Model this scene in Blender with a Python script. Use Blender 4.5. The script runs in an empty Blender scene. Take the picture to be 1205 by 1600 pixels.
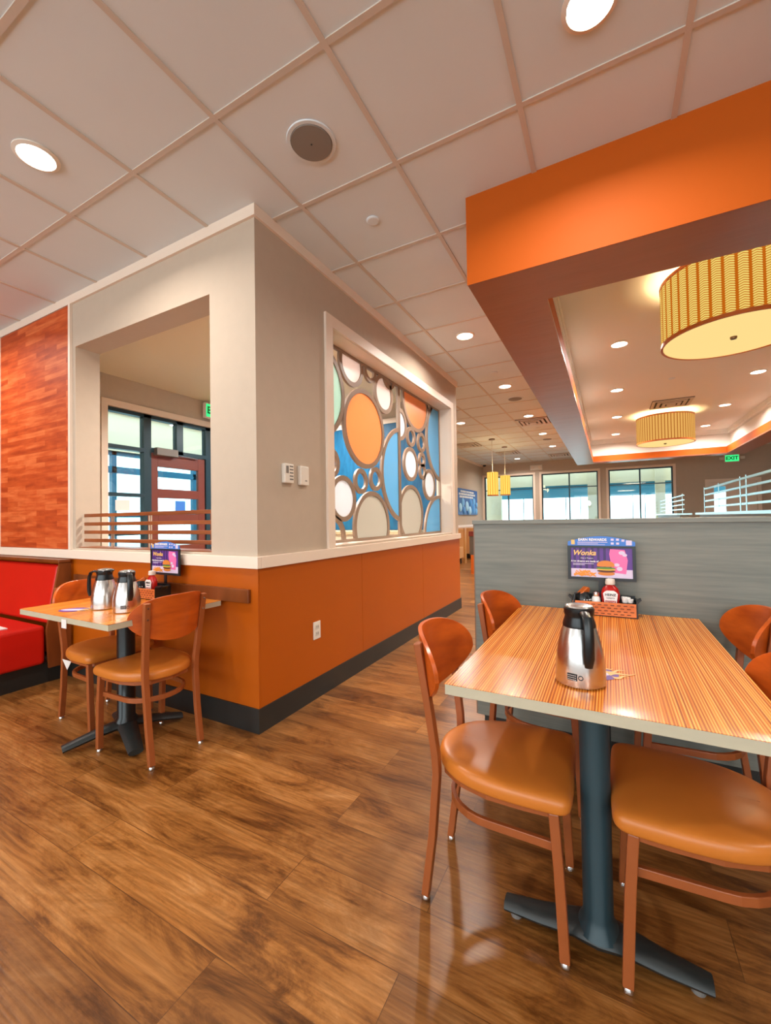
import bpy, bmesh, math, random
from mathutils import Vector, Matrix, Euler
PI = math.pi
random.seed(7)
SC = bpy.context.scene
COL = SC.collection

# ------------------------------------------------------------------ camera, world, exposure
H = 3.003                      # main ceiling height
p_, y_, r_, F_ = 0.0178, -0.4897, -0.0155, 652.95
CAM = Vector((1.7584, -1.7497, 1.1853))
cy, sy, cp, sp = math.cos(y_), math.sin(y_), math.cos(p_), math.sin(p_)
fw = Vector((sy*cp, cy*cp, sp)); rt = Vector((cy, -sy, 0)); up = rt.cross(fw)
R2 = rt*math.cos(r_) + up*math.sin(r_); U2 = -rt*math.sin(r_) + up*math.cos(r_)
cam_d = bpy.data.cameras.new('camera'); cam = bpy.data.objects.new('camera', cam_d); COL.objects.link(cam)
M = Matrix((( R2.x, U2.x, -fw.x, CAM.x), (R2.y, U2.y, -fw.y, CAM.y), (R2.z, U2.z, -fw.z, CAM.z), (0, 0, 0, 1)))
cam.matrix_world = M
cam_d.sensor_fit = 'HORIZONTAL'; cam_d.sensor_width = 36; cam_d.lens = F_/1205*36
cam_d.clip_start = 0.03; cam_d.clip_end = 200
SC.camera = cam

SC.view_settings.view_transform = 'Standard'; SC.view_settings.look = 'None'
SC.view_settings.gamma = 1; SC.view_settings.use_curve_mapping = False
SC.view_settings.exposure = 0.42

W = bpy.data.worlds.new('world'); SC.world = W; W.use_nodes = True
wn = W.node_tree; wn.nodes.clear()
wo = wn.nodes.new('ShaderNodeOutputWorld'); wb = wn.nodes.new('ShaderNodeBackground')
wb.inputs[0].default_value = (0.82, 0.95, 1.0, 1); wb.inputs[1].default_value = 3.6
wn.links.new(wb.outputs[0], wo.inputs[0])

DOWN_W = 17.0        # watts of one recessed downlight
DRUM_W = 26.0
WARM = (1.0, 0.92, 0.84)

def area(name, loc, rot, sx, sy_, energy, color, parent=None, shape='RECTANGLE', portal=False, spread=PI):
    l = bpy.data.lights.new(name, 'AREA'); l.shape = shape; l.size = sx
    if shape in ('RECTANGLE', 'ELLIPSE'): l.size_y = sy_
    l.energy = energy; l.color = color; l.spread = spread
    if portal: l.cycles.is_portal = True
    o = bpy.data.objects.new(name, l); COL.objects.link(o); o.location = loc; o.rotation_euler = rot
    if parent: o.parent = parent
    return o
# daylight portals: the open glazed front of the restaurant (behind the camera) and the far windows
area('daylight_portal_front', (1.5, -6.9, 1.6), (-PI/2, 0, 0), 11, 2.4, 1, (1, 1, 1), portal=True)
area('daylight_portal_back', (0.8, 12.75, 1.7), (PI/2, 0, 0), 6.5, 1.9, 1, (1, 1, 1), portal=True)
area('daylight_portal_side', (-5.1, 2.4, 1.5), (0, -PI/2, 0), 2.4, 4.0, 1, (1, 1, 1), portal=True)
for o in [o for o in COL.objects if o.name.startswith('daylight')]:
    d = {'daylight_portal_front': (0, 1, 0), 'daylight_portal_back': (0, -1, 0), 'daylight_portal_side': (1, 0, 0)}[o.name]
    o.rotation_euler = Vector(d).to_track_quat('-Z', 'Y').to_euler()

# ------------------------------------------------------------------ materials
def lin(c):
    return tuple(((v/255)/12.92 if v/255 <= 0.04045 else ((v/255+0.055)/1.055)**2.4) for v in c)
MATS = {}
def node(nt, t, **kw):
    n = nt.nodes.new(t)
    for k, v in kw.items(): setattr(n, k, v)
    return n
def base(name, rgb, rough=0.5, metal=0.0, spec=0.5):
    m = bpy.data.materials.new(name); m.use_nodes = True
    b = m.node_tree.nodes['Principled BSDF']
    b.inputs['Base Color'].default_value = (*lin(rgb), 1)
    b.inputs['Roughness'].default_value = rough; b.inputs['Metallic'].default_value = metal
    b.inputs['Specular IOR Level'].default_value = spec
    MATS[name] = m
    return m, m.node_tree, b
def plain(name, rgb, rough=0.5, metal=0.0, spec=0.5, var=0.0, scale=(3, 3, 3), bump=0.0):
    m, nt, b = base(name, rgb, rough, metal, spec)
    if var or bump:
        tc = node(nt, 'ShaderNodeTexCoord'); mp = node(nt, 'ShaderNodeMapping'); mp.inputs['Scale'].default_value = scale
        nz = node(nt, 'ShaderNodeTexNoise'); nz.inputs['Scale'].default_value = 1; nz.inputs['Detail'].default_value = 6
        nt.links.new(tc.outputs['Object'], mp.inputs[0]); nt.links.new(mp.outputs[0], nz.inputs['Vector'])
        if var:
            mx = node(nt, 'ShaderNodeMix', data_type='RGBA')
            c = lin(rgb); mx.inputs[6].default_value = (*[v*(1-var) for v in c], 1)
            mx.inputs[7].default_value = (*[min(1, v*(1+var)) for v in c], 1)
            nt.links.new(nz.outputs['Fac'], mx.inputs[0]); nt.links.new(mx.outputs[2], b.inputs['Base Color'])
        if bump:
            bp = node(nt, 'ShaderNodeBump'); bp.inputs['Strength'].default_value = bump; bp.inputs['Distance'].default_value = 0.003
            nt.links.new(nz.outputs['Fac'], bp.inputs['Height']); nt.links.new(bp.outputs[0], b.inputs['Normal'])
    return m
def emit(name, rgb, strength):
    m = bpy.data.materials.new(name); m.use_nodes = True; nt = m.node_tree; nt.nodes.clear()
    o = node(nt, 'ShaderNodeOutputMaterial'); e = node(nt, 'ShaderNodeEmission')
    e.inputs[0].default_value = (*lin(rgb), 1); e.inputs[1].default_value = strength
    nt.links.new(e.outputs[0], o.inputs[0]); return m
def glass(name, rgb=(235, 248, 250), gloss=0.10):
    m = bpy.data.materials.new(name); m.use_nodes = True; nt = m.node_tree; nt.nodes.clear()
    o = node(nt, 'ShaderNodeOutputMaterial'); t = node(nt, 'ShaderNodeBsdfTransparent'); g = node(nt, 'ShaderNodeBsdfGlossy')
    t.inputs[0].default_value = (*lin(rgb), 1); g.inputs['Roughness'].default_value = 0.02
    f = node(nt, 'ShaderNodeFresnel'); f.inputs[0].default_value = 1.5
    mx = node(nt, 'ShaderNodeMixShader'); nt.links.new(f.outputs[0], mx.inputs[0])
    nt.links.new(t.outputs[0], mx.inputs[1]); nt.links.new(g.outputs[0], mx.inputs[2]); nt.links.new(mx.outputs[0], o.inputs[0])
    return m
def frosted(name, rgb, trans=0.5):
    m = bpy.data.materials.new(name); m.use_nodes = True; nt = m.node_tree; nt.nodes.clear()
    o = node(nt, 'ShaderNodeOutputMaterial'); t = node(nt, 'ShaderNodeBsdfTranslucent'); d = node(nt, 'ShaderNodeBsdfPrincipled')
    c = (*lin(rgb), 1); t.inputs[0].default_value = c; d.inputs['Base Color'].default_value = c; d.inputs['Roughness'].default_value = 0.35
    mx = node(nt, 'ShaderNodeMixShader'); mx.inputs[0].default_value = trans
    nt.links.new(d.outputs[0], mx.inputs[1]); nt.links.new(t.outputs[0], mx.inputs[2]); nt.links.new(mx.outputs[0], o.inputs[0])
    return m
def ramp(nt, stops):
    r = node(nt, 'ShaderNodeValToRGB'); cr = r.color_ramp
    cr.elements[0].position = stops[0][0]; cr.elements[0].color = (*lin(stops[0][1]), 1)
    cr.elements[1].position = stops[-1][0]; cr.elements[1].color = (*lin(stops[-1][1]), 1)
    for p, c in stops[1:-1]:
        e = cr.elements.new(p); e.color = (*lin(c), 1)
    return r

# wood plank floor: planks run along X
def floor_material():
    m, nt, b = base('floor_planks', (120, 75, 40), 0.3, 0, 0.5)
    tc = node(nt, 'ShaderNodeTexCoord'); mp = node(nt, 'ShaderNodeMapping')
    nt.links.new(tc.outputs['Object'], mp.inputs[0])
    br = node(nt, 'ShaderNodeTexBrick'); br.offset = 0.37; br.offset_frequency = 2
    br.inputs['Scale'].default_value = 1; br.inputs['Brick Width'].default_value = 1.25; br.inputs['Row Height'].default_value = 0.19
    br.inputs['Mortar Size'].default_value = 0.0012; br.inputs['Bias'].default_value = 0
    br.inputs['Color1'].default_value = (0, 0, 0, 1); br.inputs['Color2'].default_value = (1, 1, 1, 1); br.inputs['Mortar'].default_value = (0.3, 0.3, 0.3, 1)
    nt.links.new(mp.outputs[0], br.inputs['Vector'])
    # cathedral grain
    mp2 = node(nt, 'ShaderNodeMapping'); mp2.inputs['Scale'].default_value = (1.5, 5.5, 1)
    nt.links.new(tc.outputs['Object'], mp2.inputs[0])
    ad = node(nt, 'ShaderNodeVectorMath', operation='ADD'); sc = node(nt, 'ShaderNodeVectorMath', operation='SCALE'); sc.inputs['Scale'].default_value = 23
    nt.links.new(br.outputs['Color'], sc.inputs[0]); nt.links.new(mp2.outputs[0], ad.inputs[0]); nt.links.new(sc.outputs[0], ad.inputs[1])
    n1 = node(nt, 'ShaderNodeTexNoise'); n1.inputs['Scale'].default_value = 1.3; n1.inputs['Detail'].default_value = 12; n1.inputs['Roughness'].default_value = 0.74; n1.inputs['Distortion'].default_value = 0.9
    nt.links.new(ad.outputs[0], n1.inputs['Vector'])
    r1 = ramp(nt, [(0.28, (66, 36, 12)), (0.39, (118, 72, 30)), (0.49, (162, 106, 50)), (0.60, (184, 128, 70)), (0.74, (206, 156, 104))])
    nt.links.new(n1.outputs['Fac'], r1.inputs[0])
    mp3 = node(nt, 'ShaderNodeMapping'); mp3.inputs['Scale'].default_value = (4, 100, 1)
    nt.links.new(tc.outputs['Object'], mp3.inputs[0])
    n2 = node(nt, 'ShaderNodeTexNoise'); n2.inputs['Scale'].default_value = 1; n2.inputs['Detail'].default_value = 5
    nt.links.new(mp3.outputs[0], n2.inputs['Vector'])
    r2 = ramp(nt, [(0.34, (204, 198, 190)), (0.62, (255, 255, 255))]); nt.links.new(n2.outputs['Fac'], r2.inputs[0])
    mu = node(nt, 'ShaderNodeMix', data_type='RGBA', blend_type='MULTIPLY'); mu.inputs[0].default_value = 0.9
    nt.links.new(r1.outputs[0], mu.inputs[6]); nt.links.new(r2.outputs[0], mu.inputs[7])
    # plank to plank variation
    r3 = ramp(nt, [(0.0, (205, 200, 196)), (1.0, (255, 255, 255))]); nt.links.new(br.outputs['Color'], r3.inputs[0])
    mu2 = node(nt, 'ShaderNodeMix', data_type='RGBA', blend_type='MULTIPLY'); mu2.inputs[0].default_value = 1
    nt.links.new(mu.outputs[2], mu2.inputs[6]); nt.links.new(r3.outputs[0], mu2.inputs[7])
    mu3 = node(nt, 'ShaderNodeMix', data_type='RGBA'); mu3.inputs[7].default_value = (*lin((60, 34, 18)), 1)
    sm = node(nt, 'ShaderNodeMath', operation='MULTIPLY'); sm.inputs[1].default_value = 0.55
    nt.links.new(br.outputs['Fac'], sm.inputs[0]); nt.links.new(sm.outputs[0], mu3.inputs[0]); nt.links.new(mu2.outputs[2], mu3.inputs[6])
    nt.links.new(mu3.outputs[2], b.inputs['Base Color'])
    rr = node(nt, 'ShaderNodeMapRange'); rr.inputs['To Min'].default_value = 0.22; rr.inputs['To Max'].default_value = 0.40
    nt.links.new(n1.outputs['Fac'], rr.inputs[0]); nt.links.new(rr.outputs[0], b.inputs['Roughness'])
    bp = node(nt, 'ShaderNodeBump'); bp.inputs['Strength'].default_value = 0.25; bp.inputs['Distance'].default_value = 0.002
    nt.links.new(n2.outputs['Fac'], bp.inputs['Height']); nt.links.new(bp.outputs[0], b.inputs['Normal'])
    return m

# orange zebra laminate: thin stripes along Y of the object
def zebra_material():
    m, nt, b = base('zebra_laminate', (215, 130, 60), 0.22, 0, 0.5)
    tc = node(nt, 'ShaderNodeTexCoord'); mp = node(nt, 'ShaderNodeMapping'); mp.inputs['Scale'].default_value = (210, 0.8, 1)
    nt.links.new(tc.outputs['Object'], mp.inputs[0])
    n1 = node(nt, 'ShaderNodeTexNoise'); n1.inputs['Scale'].default_value = 1; n1.inputs['Detail'].default_value = 3; n1.inputs['Roughness'].default_value = 0.6
    nt.links.new(mp.outputs[0], n1.inputs['Vector'])
    mpw = node(nt, 'ShaderNodeMapping'); mpw.inputs['Scale'].default_value = (46, 1.2, 1); nt.links.new(tc.outputs['Object'], mpw.inputs[0])
    wv = node(nt, 'ShaderNodeTexWave'); wv.bands_direction = 'X'; wv.inputs['Scale'].default_value = 1; wv.inputs['Distortion'].default_value = 5; wv.inputs['Detail'].default_value = 2; wv.inputs['Detail Scale'].default_value = 0.5
    nt.links.new(mpw.outputs[0], wv.inputs['Vector'])
    mw = node(nt, 'ShaderNodeMix', data_type='FLOAT'); mw.inputs[0].default_value = 0.74
    nt.links.new(wv.outputs['Fac'], mw.inputs[2]); nt.links.new(n1.outputs['Fac'], mw.inputs[3])
    r1 = ramp(nt, [(0.28, (140, 58, 6)), (0.42, (196, 98, 18)), (0.53, (226, 136, 44)), (0.70, (248, 180, 88))])
    nt.links.new(mw.outputs[0], r1.inputs[0]); nt.links.new(r1.outputs[0], b.inputs['Base Color'])
    return m

def wood_material(name, dark, light, scale=(2, 30, 30), rough=0.35):
    m, nt, b = base(name, light, rough, 0, 0.5)
    tc = node(nt, 'ShaderNodeTexCoord'); mp = node(nt, 'ShaderNodeMapping'); mp.inputs['Scale'].default_value = scale
    nt.links.new(tc.outputs['Object'], mp.inputs[0])
    n1 = node(nt, 'ShaderNodeTexNoise'); n1.inputs['Scale'].default_value = 1; n1.inputs['Detail'].default_value = 6
    nt.links.new(mp.outputs[0], n1.inputs['Vector'])
    r1 = ramp(nt, [(0.3, dark), (0.7, light)]); nt.links.new(n1.outputs['Fac'], r1.inputs[0]); nt.links.new(r1.outputs[0], b.inputs['Base Color'])
    return m

# staggered thin orange-red strips of the upper left panel (object XZ plane)
def strip_tile_material():
    m, nt, b = base('orange_wood_strips', (205, 95, 45), 0.55, 0, 0.3)
    tc = node(nt, 'ShaderNodeTexCoord'); sp_ = node(nt, 'ShaderNodeSeparateXYZ'); cb = node(nt, 'ShaderNodeCombineXYZ')
    nt.links.new(tc.outputs['Object'], sp_.inputs[0]); nt.links.new(sp_.outputs['X'], cb.inputs['X']); nt.links.new(sp_.outputs['Z'], cb.inputs['Y'])
    br = node(nt, 'ShaderNodeTexBrick'); br.offset = 0.43; br.inputs['Scale'].default_value = 1
    br.inputs['Brick Width'].default_value = 0.34; br.inputs['Row Height'].default_value = 0.045; br.inputs['Mortar Size'].default_value = 0.0008
    br.inputs['Color1'].default_value = (0, 0, 0, 1); br.inputs['Color2'].default_value = (1, 1, 1, 1); br.inputs['Mortar'].default_value = (0.1, 0.1, 0.1, 1)
    nt.links.new(cb.outputs[0], br.inputs['Vector'])
    mp = node(nt, 'ShaderNodeMapping'); mp.inputs['Scale'].default_value = (4, 26, 1); nt.links.new(cb.outputs[0], mp.inputs[0])
    n1 = node(nt, 'ShaderNodeTexNoise'); n1.inputs['Scale'].default_value = 1; n1.inputs['Detail'].default_value = 4; nt.links.new(mp.outputs[0], n1.inputs['Vector'])
    mx = node(nt, 'ShaderNodeMix', data_type='RGBA'); mx.inputs[0].default_value = 0.72
    nt.links.new(br.outputs['Color'], mx.inputs[6]); nt.links.new(n1.outputs['Fac'], mx.inputs[7])
    r1 = ramp(nt, [(0.28, (158, 56, 14)), (0.5, (192, 80, 30)), (0.75, (218, 116, 62))]); nt.links.new(mx.outputs[2], r1.inputs[0])
    nt.links.new(r1.outputs[0], b.inputs['Base Color'])
    return m

# gray linear texture of the partition (object XZ)
def streak_material(name, dark, light, scale=(1.6, 1, 22), rough=0.5):
    m, nt, b = base(name, light, rough, 0, 0.4)
    tc = node(nt, 'ShaderNodeTexCoord'); mp = node(nt, 'ShaderNodeMapping'); mp.inputs['Scale'].default_value = scale
    nt.links.new(tc.outputs['Object'], mp.inputs[0])
    n1 = node(nt, 'ShaderNodeTexNoise'); n1.inputs['Scale'].default_value = 1; n1.inputs['Detail'].default_value = 8; n1.inputs['Roughness'].default_value = 0.65
    nt.links.new(mp.outputs[0], n1.inputs['Vector'])
    r1 = ramp(nt, [(0.3, dark), (0.7, light)]); nt.links.new(n1.outputs['Fac'], r1.inputs[0]); nt.links.new(r1.outputs[0], b.inputs['Base Color'])
    return m

# drum shade: glowing cream with orange vertical bands of small woven dashes
def shade_material(name, strength, bands, zig=True, dark=(205, 105, 20), light=(255, 226, 120)):
    m = bpy.data.materials.new(name); m.use_nodes = True; nt = m.node_tree; nt.nodes.clear()
    o = node(nt, 'ShaderNodeOutputMaterial'); e = node(nt, 'ShaderNodeEmission')
    tc = node(nt, 'ShaderNodeTexCoord'); sp_ = node(nt, 'ShaderNodeSeparateXYZ'); nt.links.new(tc.outputs['Object'], sp_.inputs[0])
    at = node(nt, 'ShaderNodeMath', operation='ARCTAN2'); nt.links.new(sp_.outputs['Y'], at.inputs[0]); nt.links.new(sp_.outputs['X'], at.inputs[1])
    def mth(op, a, bb=None):
        n = node(nt, 'ShaderNodeMath', operation=op)
        for i, v in enumerate((a, bb)):
            if v is None: continue
            if isinstance(v, (int, float)): n.inputs[i].default_value = v
            else: nt.links.new(v, n.inputs[i])
        return n.outputs[0]
    ang = mth('MULTIPLY', at.outputs[0], bands/(2*PI))
    fr = mth('FRACT', mth('ADD', ang, 100))
    if zig:
        zz = mth('MULTIPLY', sp_.outputs['Z'], 62)
        zf = mth('ABSOLUTE', mth('SUBTRACT', mth('FRACT', mth('ADD', mth('ADD', zz, 100), mth('MULTIPLY', mth('ABSOLUTE', mth('SUBTRACT', fr, 0.5)), 1.6))), 0.5))
        dash = mth('GREATER_THAN', zf, 0.17)
        inb = mth('LESS_THAN', mth('ABSOLUTE', mth('SUBTRACT', fr, 0.5)), mth('ADD', mth('MULTIPLY', zf, 0.22), 0.30))
        f = mth('MULTIPLY', dash, inb)
    else:
        f = mth('LESS_THAN', mth('ABSOLUTE', mth('SUBTRACT', fr, 0.5)), 0.38)
    mx = node(nt, 'ShaderNodeMix', data_type='RGBA'); mx.inputs[6].default_value = (*lin(dark), 1); mx.inputs[7].default_value = (*lin(light), 1)
    nt.links.new(f, mx.inputs[0]); nt.links.new(mx.outputs[2], e.inputs[0]); e.inputs[1].default_value = strength
    nt.links.new(e.outputs[0], o.inputs[0]); return m

M_FLOOR = floor_material(); M_ZEBRA = zebra_material()
M_TILE = plain('ceiling_tile', (218, 226, 230), 0.9, var=0.05, scale=(2, 2, 2), bump=0.15)
M_TBAR = plain('ceiling_grid', (206, 194, 182), 0.6)
M_TRAYC = plain('painted_ceiling', (232, 226, 218), 0.8)
M_TRIM = plain('painted_trim', (236, 218, 200), 0.45)
M_TAUPE = plain('taupe_wall', (190, 173, 154), 0.75, var=0.05, scale=(14, 14, 14), bump=0.2)
M_ORANGE = plain('orange_laminate', (178, 84, 4), 0.42, spec=0.3, var=0.05, scale=(2, 2, 6))
M_ORANGE_PAINT = plain('orange_paint', (182, 82, 2), 0.65, spec=0.25, var=0.03)
M_UNDER = plain('rust_brown_paint', (150, 84, 56), 0.3, spec=0.7, var=0.14, scale=(3, 12, 3), bump=0.8)
M_BLACKB = plain('black_baseboard', (34, 34, 32), 0.4)
M_STRIPS = strip_tile_material()
M_GREY = streak_material('grey_laminate', (108, 112, 106), (134, 134, 124), scale=(2.2, 1, 46))
M_TEAL = streak_material('teal_wallcovering', (4, 62, 98), (14, 98, 138), scale=(14, 14, 3))
M_CHWOOD = wood_material('chair_wood', (164, 66, 14), (206, 94, 26), scale=(14, 3, 22), rough=0.28)
M_CHMETAL = plain('brown_chair_frame', (158, 84, 42), 0.35, var=0.08, scale=(30, 30, 30))
M_VINYL = plain('tan_vinyl', (206, 120, 44), 0.34, var=0.10, scale=(7, 7, 7), bump=0.12)
M_BOOTHWOOD = wood_material('booth_wood', (96, 46, 16), (140, 74, 30), scale=(6, 6, 2), rough=0.35)
M_RED = plain('red_vinyl', (196, 22, 10), 0.35, var=0.12, scale=(3, 3, 3), bump=0.1)
M_TAN = plain('tan_booth_vinyl', (208, 158, 104), 0.45, var=0.06)
M_IRON = plain('black_iron', (38, 44, 44), 0.42, var=0.2, scale=(9, 9, 9))
M_COLUMN = plain('dark_teal_column', (32, 58, 66), 0.4)
M_EDGE = plain('table_edge', (196, 186, 160), 0.5, var=0.12, scale=(8, 8, 30))
M_STEEL = plain('brushed_steel', (205, 200, 196), 0.24, metal=1.0)
M_CHROME = plain('chrome', (225, 225, 225), 0.12, metal=1.0)
M_BLACK = plain('black_plastic', (18, 22, 24), 0.28)
M_WHITE = plain('white_plastic', (228, 220, 208), 0.4)
M_GREYP = plain('grey_plastic', (120, 116, 112), 0.5)
M_SPK = plain('speaker_grille', (132, 124, 116), 0.7)
M_LATT = plain('lattice_taupe', (150, 126, 106), 0.45, var=0.04)
M_ALU = plain('dark_window_frame', (44, 66, 76), 0.35, metal=0.3)
M_DOORW = plain('dark_red_door', (112, 54, 42), 0.4)
M_GLASS = glass('window_glass')
M_RAILM = plain('satin_metal_rail', (168, 206, 214), 0.3, metal=0.6)  # bluish base colour stands in for the reflected sky
M_RAILW = wood_material('rail_wood', (118, 60, 26), (156, 86, 44), scale=(3, 30, 30))
M_LENS = emit('downlight_lens', (255, 240, 222), 9.0)
M_DRUMBOT = emit('drum_diffuser', (255, 218, 140), 0.78)
M_DRUM = shade_material('woven_drum_shade', 0.66, 40)
M_DRUM2 = shade_material('slatted_drum_shade', 0.62, 60, zig=False, dark=(170, 90, 24), light=(255, 190, 100))
M_TUBE = shade_material('slatted_tube_shade', 0.95, 14, zig=False, dark=(214, 120, 30), light=(255, 208, 96))
M_COPPER = plain('copper_band', (190, 96, 34), 0.4, metal=0.3)
M_BRONZE = plain('bronze_metal', (120, 84, 48), 0.4, metal=0.6)
M_EXIT = emit('exit_green', (60, 230, 130), 1.0)
M_EXITD = plain('exit_letters', (8, 120, 50), 0.5)
M_PURPLE = plain('poster_purple', (92, 52, 140), 0.4)
M_PURPLED = plain('poster_dark_purple', (58, 34, 100), 0.4)
M_BLUEP = plain('poster_blue', (60, 120, 205), 0.4)
M_LILAC = plain('poster_lilac', (214, 200, 226), 0.4)
M_PINK = plain('poster_pink', (232, 110, 170), 0.4)
M_BUN = plain('poster_bun', (214, 128, 50), 0.4)
M_MEAT = plain('poster_patty', (92, 46, 26), 0.4)
M_LETT = plain('poster_lettuce', (96, 140, 50), 0.4)
M_CHEESE = plain('poster_cheese', (246, 190, 60), 0.4)
M_FRY = plain('poster_fries', (240, 150, 52), 0.4)
M_GOLD = plain('poster_gold', (238, 190, 110), 0.4)
M_PWHITE = plain('print_white', (240, 238, 236), 0.4)
M_FRAMEB = plain('black_sign_frame', (24, 30, 34), 0.35)
M_KETCH = plain('ketchup_red', (176, 20, 12), 0.2)
M_SALT = plain('salt_glass', (232, 230, 226), 0.15)
M_CADDY = wood_material('caddy_wood', (196, 98, 44), (228, 134, 74), scale=(12, 12, 30))
M_DKBROWN = plain('slot_brown', (90, 38, 16), 0.6)
M_PAPER = plain('paper_white', (236, 230, 226), 0.6)
M_CONC = plain('outdoor_concrete', (196, 196, 190), 0.9)
M_BEIGE = plain('beige_stucco', (232, 218, 190), 0.9)
M_AWN = plain('teal_awning', (30, 128, 160), 0.7)
M_OFR = plain('blue_storefront_frame', (40, 112, 148), 0.4)
M_STONE = plain('speckled_counter', (206, 186, 146), 0.4, var=0.4, scale=(60, 60, 60))
M_BERRY = [plain('berry_%d' % i, c, 0.5) for i, c in enumerate([(70, 140, 214), (110, 178, 236), (160, 212, 246), (40, 100, 180)])]
M_POSTER = plain('poster_navy', (36, 84, 160), 0.5)
M_VENT = plain('vent_white', (206, 190, 172), 0.5)
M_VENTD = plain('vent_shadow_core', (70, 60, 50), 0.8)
M_GREYSEAT = plain('dark_booth_grey', (92, 84, 74), 0.5)
M_ORBASE = plain('booth_orange_base', (210, 104, 34), 0.4)
FRO = {'g': frosted('disc_pale_green', (206, 232, 222)), 'p': frosted('disc_rosy_white', (250, 240, 236)), 'o': frosted('disc_orange', (250, 184, 130), 0.5),
       'b': frosted('disc_light_blue', (140, 206, 238), 0.5), 'w': frosted('disc_white', (244, 246, 250)), 'y': frosted('disc_warm_grey', (216, 212, 202))}

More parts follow.
